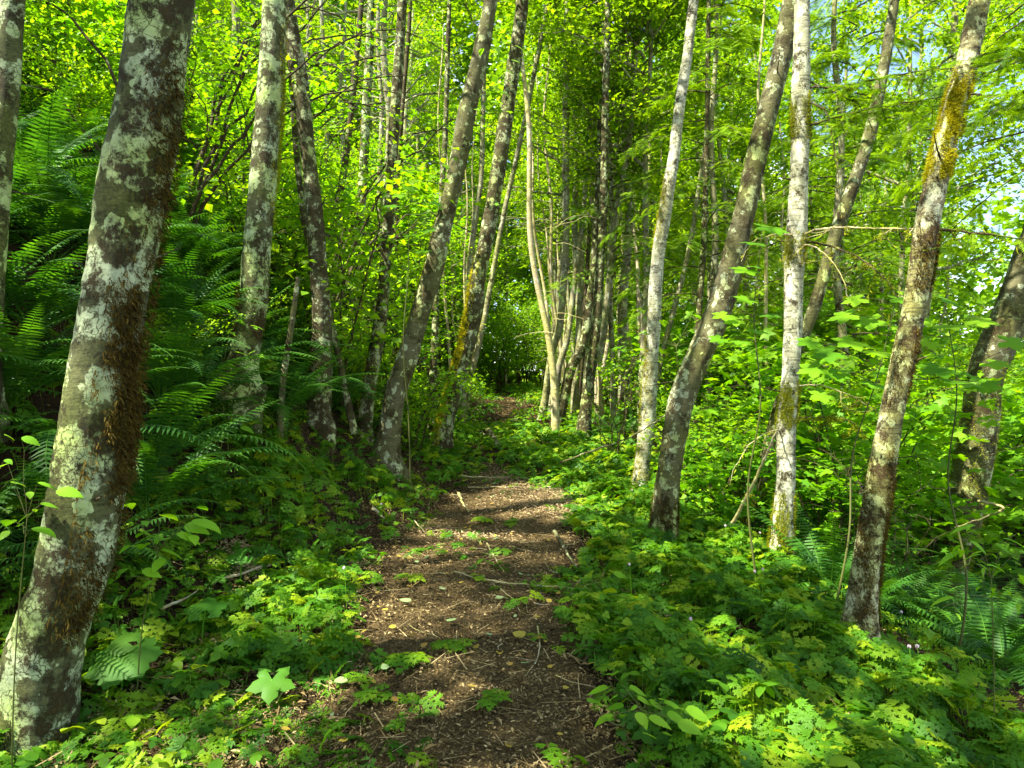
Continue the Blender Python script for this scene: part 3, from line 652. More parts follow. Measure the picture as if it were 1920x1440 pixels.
def moss_on(key, rngs, side, mat, n, L, thick=1.6, hang=.5):
    root, P, rr, b, d = TREES[key]; ang = math.radians
    bump_moss(P, rr, rngs, (ang(side[0]), ang(side[1])), mat, n, L, root, None, thick, hang)
def zof(key, py):
    root, P, rr, b, d = TREES[key]; return EYE + (720 - py) / F * d - b[2]
def zr(key, py0, py1, f=1.0): return (zof(key, py0), zof(key, py1), f)
moss_on('T1', [zr('T1', 960, 480, .8), zr('T1', 480, 80, .25), zr('T1', 1180, 960, .2)], (-15, 55), 'moss', 16000, .03, 1.9, 1.2)
moss_on('T2', [zr('T2', 1000, 800, .5), zr('T2', 640, 540, .4)], (-110, 150), 'moss', 5000, .03, 1, .4)
moss_on('T6', [zr('T6', 900, 790, .4)], (-90, 170), 'moss', 2500, .025, .6, .3)
moss_on('T7', [zr('T7', 850, 500, .8)], (-165, 60), 'ymoss', 24000, .048, 1.0, .2)
moss_on('T3', [zr('T3', 880, 650, .5), zr('T3', 200, 80, .5)], (-120, 120), 'moss', 4000, .028, .8, .4)
moss_on('T13', [zr('T13', 470, 330, .3), zr('T13', 800, 620, .35), zr('T13', 920, 820, .3)], (-150, 60), 'ymoss', 8000, .026, .8, .3)
moss_on('T15', [zr('T15', 1090, 930, .75), zr('T15', 800, 720, .3), zr('T15', 500, 440, .18), zr('T15', 270, 180, .18)], (-110, 170), 'gmoss', 26000, .026, .8, .4)
moss_on('T16', [zr('T16', 280, 140, .5), zr('T16', 340, 280, .2)], (-120, 110), 'ymoss', 24000, .024, 1.3, .3)
root, P_, rr_, b_, d_ = TREES['T16']
bump_moss(P_, rr_, [zr('T16', 1190, 860, .7), zr('T16', 560, 430, .3), zr('T16', 760, 620, .2)], (math.radians(-60), math.radians(120)), 'moss', 9000, .028, root, None, 1.2, .9)
moss_on('T18', [zr('T18', 1015, 900, .9)], (-90, 180), 'gmoss', 12000, .03, .9, .5)
moss_on('T13', [(-.1, .35, 1.0)], (-90, 180), 'gmoss', 3500, .03, .9, .3)
moss_on('T14', [(-.1, .5, 1.0)], (-90, 180), 'moss', 5000, .03, .9, .5); moss_on('T14', [(1.4, 3.4, 1.0)], (10, 45), 'gmoss', 3500, .024, .7, .4)
moss_on('T6', [(1.2, 3.6, 1.0)], (175, 40), 'gmoss', 3500, .024, .7, .4); moss_on('T5', [(-.1, 1.2, 1.0)], (-120, 120), 'gmoss', 3000, .026, .8, .4)
moss_on('T8', [(0, 2.5, 1.0)], (-150, 90), 'ymoss', 2500, .03, .8, .3); moss_on('T2', [(1.6, 3.6, 1.0)], (5, 40), 'gmoss', 5000, .028, 1.0, .8)
moss_on('T17', [(0.2, 3.0, 1.0)], (-90, 120), 'gmoss', 7000, .03, .8, .5); moss_on('T11', [(0.0, 4.5, 1.0)], (180, 60), 'ymoss', 2500, .04, .6, .3)
moss_on('C3', [zr('C3', 790, 600, .6)], (-90, 170), 'moss', 2500, .04, .6, .3)

# side branches of the upright white trunk and its neighbour: dead, mossy, part needled
def twig_part(root, b, pts, r, mat, name='branch', spray=0, moss=0, subt=0, sub_len=.25):
    Q = smooth_poly(np.array([at(*p) for p in pts]) - b, .05); g = Geo()
    Q[1:-1] += rng.normal(0, .004, (len(Q) - 2, 3))
    V, Fs = tube(Q, np.linspace(r, r * .3, len(Q)), 6); g.add(V, Fs, .5); ends = []
    for s in range(subt):
        i = random.randrange(2, len(Q) - 1); a = R(0, 6.28); L = sub_len * R(.4, 1.3)
        e = branchy(g, Q[i], Q[i] + np.array([math.cos(a) * L, math.sin(a) * L, R(-.9, .15) * L]), r * .3, 4, -.1, .2, 7); ends.append(e)
    o = link(name, g.mesh(name, M[mat], True), parent=root)
    if spray:
        gl = Geo(); A = np.concatenate([Q[3:]] + [e[1:] for e in ends]); C = A[rng.integers(0, len(A), spray)]
        D = rng.normal(0, 1, (spray, 3)); D[:, 2] = -abs(D[:, 2]) * .4
        gl.scatter(SPR, frames(D, np.array([0, 0, 1.]) + rng.normal(0, .3, (spray, 3)), .13 * rng.uniform(.6, 1.3, spray)), C)
        link('needles', gl.mesh('needles', M['needle']), parent=o)
    if moss:
        gl = Geo(); A = np.concatenate([Q] + ends); C = A[rng.integers(0, len(A), moss)] + rng.normal(0, .012, (moss, 3))
        D = rng.normal(0, .6, (moss, 3)); D[:, 2] -= .8
        T = (np.array([(-.13, 0, 0), (.13, 0, 0), (.07, .6, .12), (0, 1, .05), (-.07, .6, .12)]), [np.array([(0, 1, 2, 4)]), np.array([(4, 2, 3)])])
        gl.scatter(T, frames(D, rng.normal(0, 1, (moss, 3)), .03 * rng.uniform(.5, 1.5, moss)), C); link('moss', gl.mesh('moss', M['gmoss']), parent=o)
    return o
r15, _, _, b15, _ = TREES['T15']; r16, _, _, b16, _ = TREES['T16']
for pts, r, mat, sp, mo, su, sl in (
    ([(1495, 445, 6.5), (1530, 432, 6.3), (1580, 426, 6.0), (1650, 428, 5.7), (1725, 430, 5.4)], .014, 'barkP', 0, 250, 10, .25),
    ([(1495, 452, 6.5), (1560, 462, 6.3), (1620, 490, 6.1), (1665, 530, 5.9), (1700, 590, 5.8)], .012, 'barkD', 0, 500, 14, .3),
    ([(1493, 442, 6.5), (1450, 440, 6.2), (1410, 455, 6.0), (1390, 490, 5.9)], .008, 'barkP', 0, 60, 8, .2),
    ([(1495, 455, 6.5), (1540, 470, 6.2), (1580, 520, 6.0), (1590, 570, 5.9)], .008, 'barkP', 0, 100, 8, .25),
    ([(1505, 240, 6.5), (1560, 222, 6.3), (1650, 200, 6.1), (1740, 186, 5.9), (1790, 180, 5.8)], .013, 'barkD', 160, 200, 16, .4),
    ([(1505, 165, 6.5), (1590, 160, 6.3), (1680, 140, 6.1), (1790, 128, 5.9), (1860, 140, 5.8)], .013, 'barkD', 200, 100, 16, .4),
    ([(1507, 190, 6.5), (1545, 205, 6.3), (1562, 260, 6.2), (1572, 330, 6.1), (1577, 400, 6.1)], .008, 'barkD', 0, 60, 8, .25),
    ([(1507, 150, 6.5), (1570, 175, 6.4), (1620, 210, 6.3), (1650, 280, 6.2)], .008, 'barkD', 30, 60, 8, .25),
    ([(1480, 725, 6.5), (1540, 722, 6.3), (1590, 740, 6.2), (1650, 775, 6.1)], .008, 'barkP', 0, 200, 6, .25),
    ([(1478, 785, 6.5), (1530, 782, 6.3), (1580, 785, 6.2), (1610, 800, 6.1)], .009, 'barkD', 0, 700, 10, .2),
    ([(1465, 805, 6.5), (1435, 812, 6.2), (1400, 840, 6.0), (1375, 880, 5.9), (1368, 910, 5.9)], .006, 'barkP', 0, 60, 3, .15)):
    twig_part(r15, b15, pts, r, mat, 'branch', sp, mo, su, sl)
for pts, r, mat, sp, mo, su, sl in (
    ([(1745, 430, 4.9), (1800, 434, 4.8), (1860, 440, 4.7), (1960, 450, 4.6)], .012, 'barkD', 60, 80, 14, .3),
    ([(1800, 170, 4.9), (1860, 180, 4.7), (1920, 170, 4.5), (1990, 190, 4.4)], .009, 'barkD', 140, 0, 14, .35),
    ([(1815, 110, 4.9), (1880, 95, 4.7), (1950, 100, 4.5)], .009, 'barkD', 120, 0, 12, .35)):
    twig_part(r16, b16, pts, r, mat, 'branch', sp, mo, su, sl)

# broken snag, leaning pole, fallen wood
def stick(pts, r, mat, label, cat='branch', name='fallen_branch', group=None, k=7, taper=.35, twigs=0, ground_pts=True, step=.03):
    P = []
    for p in pts:
        if len(p) == 2:
            h = hit(*p); h[2] = gz(h[0], h[1]) + .045 + r; P.append(h)
        else: P.append(at(*p))
    P = np.array(P); b = P[0].copy(); Q = smooth_poly(P - b, step); n = len(Q)
    Q[:, 2] += .004 * np.sin(np.arange(n) * .7); Q += rng.normal(0, r * .12, Q.shape)
    g = Geo(); V, Fs = tube(Q, np.linspace(r, r * taper, n), k, .15, b[0]); g.add(V, Fs)
    for t in range(twigs):
        i = random.randrange(n // 4, n - 1); a = R(0, 6.28); L = R(.06, .2)
        branchy(g, Q[i], Q[i] + np.array([math.cos(a) * L, math.sin(a) * L, R(0, .04)]), r * .4, 4, 0, .15, 5)
    o = link(name, g.mesh(name, M[mat], True)); o.location = b; tag(o, label, cat, group); return o
traced('snag', [(512, 930, 15), (522, 850, 13), (530, 720, 12), (545, 620, 11), (559, 520, 8)], 7.3, 'barkC', 'short broken thin snag with no top, right of the second alder', H=0, crown=False, k=10, name='dead_sapling', cat='dead tree')
stick([(1362, 1000, 7.2), (1385, 960, 7.0), (1420, 890, 6.8), (1462, 795, 6.62)], .022, 'barkP', 'bare pale pole propped against the upright white trunk', 'pole', 'leaning_pole')
stick([(850, 1085), (905, 1100), (960, 1108), (1020, 1112), (1090, 1118)], .009, 'barkP', 'long bowed twig lying across the middle of the path', twigs=3)
stick([(913, 1030), (930, 1062), (945, 1085)], .009, 'barkP', 'short forked stick above the long bowed twig', twigs=2)
stick([(1008, 1190), (1012, 1230), (1003, 1262), (985, 1285)], .006, 'barkP', 'pale Y shaped twig on the near part of the path', twigs=2)
stick([(860, 900), (930, 903), (990, 905), (1020, 918), (1045, 925)], .011, 'barkP', 'upper of two pale branches across the sunlit path patch', twigs=4)
stick([(878, 922), (930, 921), (985, 920)], .01, 'barkP', 'lower short straight branch on the sunlit path patch')
stick([(890, 790), (915, 830), (930, 838)], .012, 'barkP', 'thin stick slanting on the left edge of the shaded far path', twigs=2)
stick([(915, 815), (932, 843)], .05, 'barkC', 'short chunk of fallen log at the left edge of the far path', 'log', 'fallen_log', taper=.9, k=12)
stick([(860, 935), (870, 958), (880, 970)], .02, 'barkP', 'bleached stick end at the left border of the sunlit path patch')
stick([(700, 965), (722, 985)], .018, 'barkP', 'short pale stub in the leaves left of the path')
stick([(1040, 1010), (1065, 1055), (1082, 1080)], .02, 'barkC', 'mottled stick half hidden at the right border of the path')
stick([(410, 1105), (470, 1085), (530, 1065), (600, 1037)], .012, 'barkP', 'slanting branch under the leaves in the left foreground', twigs=2)
stick([(300, 1165), (345, 1140), (380, 1118)], .012, 'barkP', 'whitish twig among the leaves near the big left trunk')
stick([(1050, 868, 9), (1110, 845, 8.8), (1180, 820, 8.6), (1262, 770, 8.0)], .014, 'barkC', 'long thin branch hanging low from the grey leaning trunk over the ground cover', twigs=5)
stick([(440, 925), (480, 955), (492, 1010)], .02, 'barkB', 'dark bent root at the foot of the second alder', 'root', 'tree_root')
stick([(925, 1110), (960, 1135), (975, 1160)], .006, 'barkP', 'thin curved twig below the long bowed twig')
stick([(600, 1205), (640, 1198), (690, 1196)], .006, 'barkP', 'thin twig at the lower left border of the path')
stick([(1090, 1125), (1105, 1150), (1102, 1180)], .005, 'barkP', 'curled twig at the right border of the near path')
stick([(775, 985), (790, 1000), (800, 1012)], .007, 'barkP', 'little forked twig left of the path centre', twigs=2)
stick([(1835, 940, 6.5), (1880, 955, 6.2), (1790, 990, 7)], .014, 'barkP', 'pale broken stick in the undergrowth at the right edge')
stick([(1290, 985), (1330, 975), (1365, 990)], .012, 'barkP', 'pale twig by the mossy foot of the slanting trunk', twigs=3)
GT = 'small twigs scattered on the path'
for q in range(46):
    y = R(2.8, 9.5); x = float(pc(y)) + R(-1.0, 1.0) * float(pw(y)) * 1.1; a = R(0, 6.28); L = R(.06, .28)
    P = np.array([(x, y, 0), (x + .5 * L * math.cos(a) , y + .5 * L * math.sin(a), 0), (x + L * math.cos(a + .3), y + L * math.sin(a + .3), 0)]); P[:, 2] = ground(P[:, 0], P[:, 1]) + .05
    Q = smooth_poly(P - P[0], .03); V, Fs = tube(Q, np.linspace(.004, .0015, len(Q)), 5); zone = 'near' if y < 4.5 else ('middle' if y < 7 else 'far')
    o = link('twig', mesh('twig', V, Fs, smooth=True), M['barkP'] if random.random() < .6 else M['barkD']); o.location = P[0]
    tag(o, f'small dry twig lying in the brown litter on the {zone} part of the path', 'twig', GT + ', ' + zone)

# ------------------------------------------------------------------ fallen fresh leaves on the path
FL = T_oval(.42, .05, -.12, [.15, .95, 1, .8, .4, 0]); mfl = [mesh('fallen_leaf', FL[0], FL[1], np.full(len(FL[0]), .5), mat=M[k]) for k in ('fallen', 'yellowed')]
FLs = [(770, 1145, .085, 0, 'large pale green fallen leaf on the left half of the path'), (832, 1122, .06, 0, 'round pale fallen leaf right of the large pale green one'), (838, 1186, .07, 0, 'pale leaf lying alone in the centre of the near path'),
       (938, 1140, .065, 0, 'pale leaf below the long bowed twig'), (925, 1023, .06, 0, 'light green leaf beside the short forked stick'), (1048, 1090, .065, 0, 'pale leaf at the right path border near the twig end'),
       (640, 1308, .08, 0, 'pale leaf at the bottom left of the path'), (985, 1265, .06, 0, 'green leaf beside the Y shaped twig'), (915, 1208, .05, 0, 'small green leaf left of the Y shaped twig'),
       (725, 1280, .05, 0, 'small pale round leaf low on the left of the path'), (765, 1215, .05, 1, 'yellow brown leaf left of the near path centre'), (965, 1215, .09, 1, 'largest curled yellow leaf right of the near path centre'),
       (720, 1160, .05, 1, 'bright yellow leaf at the left path border'), (1000, 1215, .06, 1, 'yellow leaf touching the Y shaped twig'), (885, 1310, .05, 1, 'yellow leaf low in the path centre'),
       (735, 1200, .05, 1, 'dull yellow leaf among twigs at left of the path'), (1140, 1175, .05, 0, 'round green leaf at the right path border'), (860, 1110, .04, 1, 'tiny yellow leaf by the bowed twig'), (1045, 1130, .04, 1, 'tiny yellow leaf right of the path centre'),
       (590, 1265, .05, 1, 'yellow leaf beside the palmate leaf at bottom left'), (1275, 1345, .06, 1, 'yellowed leaf at the bottom right of the path')]
for px, py, s, c, lab in FLs:
    p = hit(px, py); o = link('fallen_leaf', mfl[c]); o.location = (p[0], p[1], gz(p[0], p[1]) + .065); o.scale = (s,) * 3; o.rotation_euler = (R(-.2, .2), R(-.2, .2), R(0, 6.28)); tag(o, lab, 'leaf', 'fresh leaves fallen on the path')
for q in range(120):
    y = R(2.7, 10); x = float(pc(y)) + R(-1, 1) * float(pw(y)) * 1.1; c = 1 if random.random() < .7 else 0; s = R(.02, .05); zone = 'near' if y < 4.5 else ('middle' if y < 7 else 'far')
    o = link('fallen_leaf', mfl[c]); o.location = (x, y, gz(x, y) + .06); o.scale = (s,) * 3; o.rotation_euler = (R(-.4, .4), R(-.4, .4), R(0, 6.28))
    tag(o, f'small {"yellowed" if c else "pale green"} leaf scattered on the {zone} part of the path', 'leaf', f'small {"yellowed" if c else "green"} leaves on the {zone} path')

# ------------------------------------------------------------------ ferns
def frond_mesh(L, arch, lean, n=30, wmax=.115, twist=0.0):
    """one sword-fern frond leaving the crown at angle lean from vertical and arching over"""
    g = Geo(); t = np.linspace(0, 1, n + 6); ang = lean + arch * t ** 1.3; seg = L / (n + 5)
    x = np.concatenate([[0], np.cumsum(np.sin(ang[:-1]) * seg)]); z = np.concatenate([[0], np.cumsum(np.cos(ang[:-1]) * seg)])
    P = np.stack([x, twist * t ** 2 * L * .3, z], -1); V, Fs = tube(P, np.linspace(.004, .001, len(P)) * L, 4, cap=False); g.add(V, Fs, .95)
    T = unit(np.gradient(P, axis=0)); side = np.array([0, 1., 0]); k = np.arange(5, n + 6); u = (k - 5) / n
    prof = np.minimum(1, .35 + u * 3.2) * (1 - u ** 2.2) ** .9 + .04
    PT = (np.array([(-.09, 0, 0), (.11, 0, 0), (.07, .5, .02), (0, 1, -.06), (-.08, .5, .02)]), [np.array([(0, 1, 2, 4)]), np.array([(4, 2, 3)])])
    for sg in (-1, 1):
        N = np.cross(T[k], np.tile(side, (len(k), 1))) * -1
        D = sg * side + T[k] * (.2 + .5 * u[:, None] ** 2) - N * .0 + rng.normal(0, .05, (len(k), 3)) + np.array([0, 0, -.22])
        Nn = np.cross(np.tile(side, (len(k), 1)), T[k]); Nn[Nn[:, 2] < 0] *= -1
        s = wmax * L * prof * rng.uniform(.92, 1.05, len(k))
        g.scatter(PT, frames(D, Nn, s, np.minimum(s, .115 * L) * 1.0 * np.maximum(1, .05 / np.maximum(s / L, .03) * .55)), P[k], np.full(len(k), .4 + .2 * sg * .2) + rng.normal(0, .08, len(k)))
    return g.mesh('frond', M['fern'])
FR = [frond_mesh(1, a, l, twist=t) for a, l, t in ((1.5, .35, .2), (1.2, .7, -.3), (1.0, 1.0, .4), (1.7, .55, -.1), (.8, .45, .0), (1.9, .8, .3))]
def fern(x, y, s, label, group=None, nf=17, z=None, lean=(0, 0)):
    root = empty('sword_fern', (x, y, (gz(x, y) if z is None else z) + .02), label, 'fern', group, R(0, 6.28), s)
    root.rotation_euler = (lean[0], lean[1], 0)
    a0 = R(0, 6.28)
    for i in range(nf):
        o = link('frond', random.choice(FR), parent=root); o.rotation_euler = (R(-.15, .15), R(-.12, .12), a0 + i * 2.4 + R(-.3, .3)); o.scale = (R(.8, 1.15),) * 3
    return root
fern_spots = []
def near_ok(x, y, sp, md): return all((x - a) ** 2 + (y - b) ** 2 > md * md for a, b in sp)
tries = 0
while len(fern_spots) < 105 and tries < 9000:
    tries += 1; y = R(3.4, 11.5); s_ = R(1.3, 4.4); x = float(pc(y)) - .8 - s_ - float(ip(y, [0, 3.3, 5, 7], [.5, .5, .2, 0]))
    if abs(x) > y * .86 + .5 or not near_ok(x, y, fern_spots, .5): continue
    if 360 < px_of(x, y) < 660 and gz(x, y) < .9 + .03 * y: continue
    fern_spots.append((x, y))
for x, y in fern_spots:
    p = px_of(x, y); h = 'high' if gz(x, y) > 2.6 else ('halfway up' if gz(x, y) > 1.2 else 'low')
    where = 'left of the thickest trunk' if p < 190 else ('right of the thickest trunk' if p < 450 else ('right of the second alder' if p < 600 else 'right of the bowed trunk'))
    fern(x, y, R(.95, 1.35), f'sword fern {h} on the bank {where}', f'sword ferns {h} on the bank, {where}', nf=16)
for px, py, s, lab in ((60, 640, 1.35, 'large arching fern at the left edge, halfway up the picture'), (15, 780, 1.3, 'large fern at the left edge beside the round leaved sprig'), (95, 480, 1.4, 'big fern on the bank just left of the thickest trunk'), (40, 400, 1.5, 'big fern high on the bank at the left edge'),
                       (130, 300, 1.5, 'topmost big fern left of the thickest trunk'), (330, 640, 1.35, 'large spreading fern right of the thickest trunk'), (360, 520, 1.45, 'large fern midway between the thickest trunk and the second alder'), (370, 410, 1.5, 'tall lighter fern high between the thickest trunk and the second alder'),
                       (300, 760, 1.2, 'fern over bare soil right of the thickest trunk'), (540, 560, 1.3, 'fern behind the second alder and the snag'), (410, 330, 1.5, 'topmost fern between the thickest trunk and the second alder')):
    h = hit(px, py); fern(h[0], h[1], s, lab, nf=20)
for px, py, s, lab in ((1530, 960, 1.1, 'sunlit sword fern behind and right of the upright white trunk'), (1640, 930, 1.1, 'bright fern arching left behind the yellow mossed trunk'), (1760, 960, 1.2, 'big fern over the dark hollow at right'),
                       (1790, 1080, 1.1, 'fern with ribbed arching fronds below the bending trunk'), (1900, 1060, 1.1, 'shaded fern at the right edge'), (1700, 1130, .9, 'low fern just right of the yellow mossed trunk foot'),
                       (1560, 1040, .8, 'small fern between the two white trunks at right'), (1850, 1180, .8, 'fern in the lower right undergrowth'), (1590, 880, 1.2, 'backmost sunlit fern between the right trunks')):
    h = hit(px, py + 40); fern(h[0], h[1], s, lab, 'ferns right of the path', nf=18)
for q in range(16):
    y = R(4.3, 8.5); x = float(pc(y)) + R(3.1, 5.2)
    if px_of(x, y) > 2000: continue
    fern(x, y, R(.85, 1.2), 'dark fern on the lower slope ' + ('left' if px_of(x, y) < 1650 else 'right') + ' of the yellow mossed trunk', 'ferns on the lower slope, ' + ('left' if px_of(x, y) < 1650 else 'right'), nf=15)
for q, (px, py) in enumerate(((1180, 790), (1230, 800), (1150, 800), (1135, 775))):
    h = hit(px, py + 20); fern(h[0] * 1.0, h[1], 1.1, 'dark fern in the shade between the far cluster and the sunlit trunk', 'shaded ferns behind the sunlit trunk', nf=14)

# ------------------------------------------------------------------ shrubs
def shrub(var, x, y, s, label, group=None, name='leafy_shrub', sz=None, z=None):
    root = empty(name, (x, y, gz(x, y) if z is None else z), label, 'shrub', group, R(0, 6.28), s)
    if sz: root.scale = (s, s, s * sz)
    link('foliage', var[0], parent=root); link('stems', var[1], parent=root); return root
def side_word(x, y):
    p = px_of(x, y)
    for lim, w in ((250, 'at the far left'), (560, 'behind the second alder'), (700, 'behind the bowed trunk'), (860, 'behind the white spotted leaning alder'), (1000, 'beyond the path'), (1190, 'behind the far cluster of trunks'), (1330, 'behind the sunlit white trunk'), (1480, 'left of the upright white trunk'), (1680, 'between the upright white and the yellow mossed trunks'), (5000, 'at the far right')):
        if p < lim: return w
spots = []
tries = 0
while len(spots) < 175 and tries < 12000:
    tries += 1; y = R(8.0, 34) if random.random() < .75 else R(7.5, 14); x = R(-1, 1) * (y * .82 + 1)
    if len(spots) > 150: y = R(24, 40); x = y * R(-.2, .25)
    if abs(x - float(pc(y))) < (1.9 if y < 24 else 0): continue
    if x < 0 and y < 9.5 and x > -6: continue
    if 0 < x < 3.4 and y < 11.5: continue
    if x > 0 and y < 12 and random.random() < .55: continue
    if x > 0 and y < 9.6 and px_of(x, y) > 1650: continue
    if -.1 * y < x < .19 * y and y < 30 : continue
    if 0 < x < .25 * y and y < 19: continue
    if abs(px_of(x, y) - 950) < 130 and y < 41: continue
    if not near_ok(x, y, spots, .9 + y * .02): continue
    if x < 0 and y < 24 and in_spot(np.array([(x, y, gz(x, y) + k) for k in (.8, 1.6, 2.4)])).any(): continue
    spots.append((x, y))
for x, y in spots:
    left = x < pc(y); s = R(.9, 1.5) * (1 + .012 * y); v = random.choice(BU); dist = 'near' if y < 13 else ('mid distance' if y < 21 else 'distant')
    w = side_word(x, y)
    shrub(v, x, y, s, f'{dist} leafy shrub {w}', f'{dist} shrubs {w}', sz=R(.8, 1.3))
for px, py, d, s, lab in ((1560, 900, 7.6, .8, 'broad leaved shrub with sunlit leaves between the upright and slanting trunks'), (1720, 880, 8.2, .9, 'sunlit shrub of lobed leaves right of the yellow mossed trunk'), 
                          (1400, 880, 7.8, .75, 'lobed leaf shrub behind the grey leaning trunk'), (1620, 880, 8.4, 1.2, 'taller maple shrub behind the right trunks'), (1480, 850, 9.3, 1.2, 'maple shrub far behind the upright white trunk'),
                          (1740, 880, 9.5, 1.4, 'high maple shrub between the yellow mossed and bending trunks')):
    p = at(px, py, d); shrub(random.choice(BM), p[0], p[1], s, lab, name='maple_shrub')
for px, d, s, lab in ((640, 10.6, .6, 'fresh green shrub at the foot of the straight thin alder'), (545, 9.6, .5, 'small leafy shrub between the snag and the bowed trunk'), (770, 11, .9, 'bright shrub behind the white spotted leaning alder'), (700, 12, 1.3, 'tall bright shrub on the bank left of the spotted alder'),
                      (500, 8.6, .4, 'low round leaved shrub right of the second alder'), (345, 6.6, .38, 'round leaved shrub left of the second alder'), (640, 13, 1.4, 'bright shrub below the white alder on the bank'), (1330, 9, .8, 'shrub behind the grey leaning trunk'), (830, 13.5, .9, 'shrub at the left border of the far path')):
    p = at(px, 700, d); shrub(random.choice(BN), p[0], p[1], s, lab)
for x, y, s_, v, lab in ((-2.0, 26, 1.3, 1, 'sunlit leafy shrub closing the left side of the path far end'), (-.5, 30, 1.5, 2, 'sunlit shrub in the middle of the path far end'), (1.3, 28.5, 1.4, 1, 'sunlit shrub at the right of the path far end'), (.5, 35, 2.3, 2, 'tall bright shrub behind the path far end'),
                         (-2.6, 33, 2.1, 1, 'tall bright shrub left behind the path far end'), (2.9, 34, 2.2, 2, 'tall bright shrub right behind the path far end'), (2.6, 25, 1.2, 0, 'low bright shrub just behind the far cluster of trunks')):
    shrub(BU[v], x, y, s_, lab, sz=1.2)
# arching vine maples on the left bank
def arch_maple(px, py, d, label):
    b = at(px, py, d); b[2] = gz(b[0], b[1]); root = empty('vine_maple', b, label, 'shrub'); gs = Geo(); gl = Geo(); A = []
    for s in range(9):
        a = R(-.5, .6) if random.random() < .8 else R(2.6, 3.6); L = R(1.5, 3.6); H = R(2.2, 4.2)
        t = np.linspace(0, 1, 16); x = L * t ** 1.3; z = H * np.sin(t * R(1.5, 2.2)) ; P = np.stack([x * math.cos(a), x * math.sin(a), z - .2], -1) + rng.normal(0, .03, (16, 3))
        V, Fs = tube(P, np.linspace(.03, .006, 16), 6); gs.add(V, Fs); A.append(P[6:])
        for q in range(6):
            i = random.randrange(5, 15); a2 = R(0, 6.28); A.append(branchy(gs, P[i], P[i] + np.array([math.cos(a2), math.sin(a2), R(-.1, .6)]) * R(.3, .9), .006, 4, .1, .15, 7))
    A = np.concatenate(A); n = 1300; C = A[rng.integers(0, len(A), n)] + rng.normal(0, .15, (n, 3))
    C = C[~in_spot(C + b)]; n = len(C); gl.scatter(PAL, rframes(n, .06 * rng.uniform(.6, 1.2, n), .45, .1), C)
    link('stems', gs.mesh('stems', M['barkD'], True), parent=root); link('foliage', gl.mesh('foliage', M['maple']), parent=root)
arch_maple(330, 400, 8.6, 'arching dark stemmed vine maple on the bank behind the thickest trunk')
arch_maple(400, 400, 10.2, 'tangled vine maple behind the second alder')
arch_maple(590, 420, 11.5, 'vine maple arching over the bank left of the white alder')

def bare_shrub(px, d, s, label):
    p = at(px, 700, d); root = empty('bare_shrub', (p[0], p[1], gz(p[0], p[1])), label, 'shrub', None, 0, s); g = Geo()
    for k in range(9):
        a = R(0, 6.28); L = R(.3, 1.1); H = R(1.0, 2.3); P = branchy(g, (R(-.1, .1), R(-.1, .1), -.1), (math.cos(a) * L, math.sin(a) * L, H), .011, 5, R(.05, .2), .25, 11)
        for q in range(6):
            i = random.randrange(3, 10); a2 = R(0, 6.28); l2 = R(.2, .7); P2 = branchy(g, P[i], P[i] + np.array([math.cos(a2), math.sin(a2), R(-.3, .7)]) * l2, .004, 4, .05, .2, 7)
            branchy(g, P2[3], P2[3] + rng.normal(0, .12, 3), .002, 3, 0, .2, 4)
    link('stems', g.mesh('stems', M['barkD'], True), parent=root)
for px, d, s, lab in ((1560, 7.4, .9, 'bare twiggy shrub behind the propped pole'), (1660, 7.0, .8, 'bare twiggy stems between the upright white and yellow mossed trunks'), (1380, 9.0, .9, 'bare twiggy shrub behind the grey leaning trunk'), (1150, 12.5, 1.0, 'dry twiggy shrub beside the far cluster of trunks'),
                      (640, 11.5, 1.1, 'bare twiggy shrub high on the bank behind the bowed trunk'), (1290, 12, 1.1, 'bare twiggy shrub behind the sunlit white trunk')): bare_shrub(px, d, s, lab)

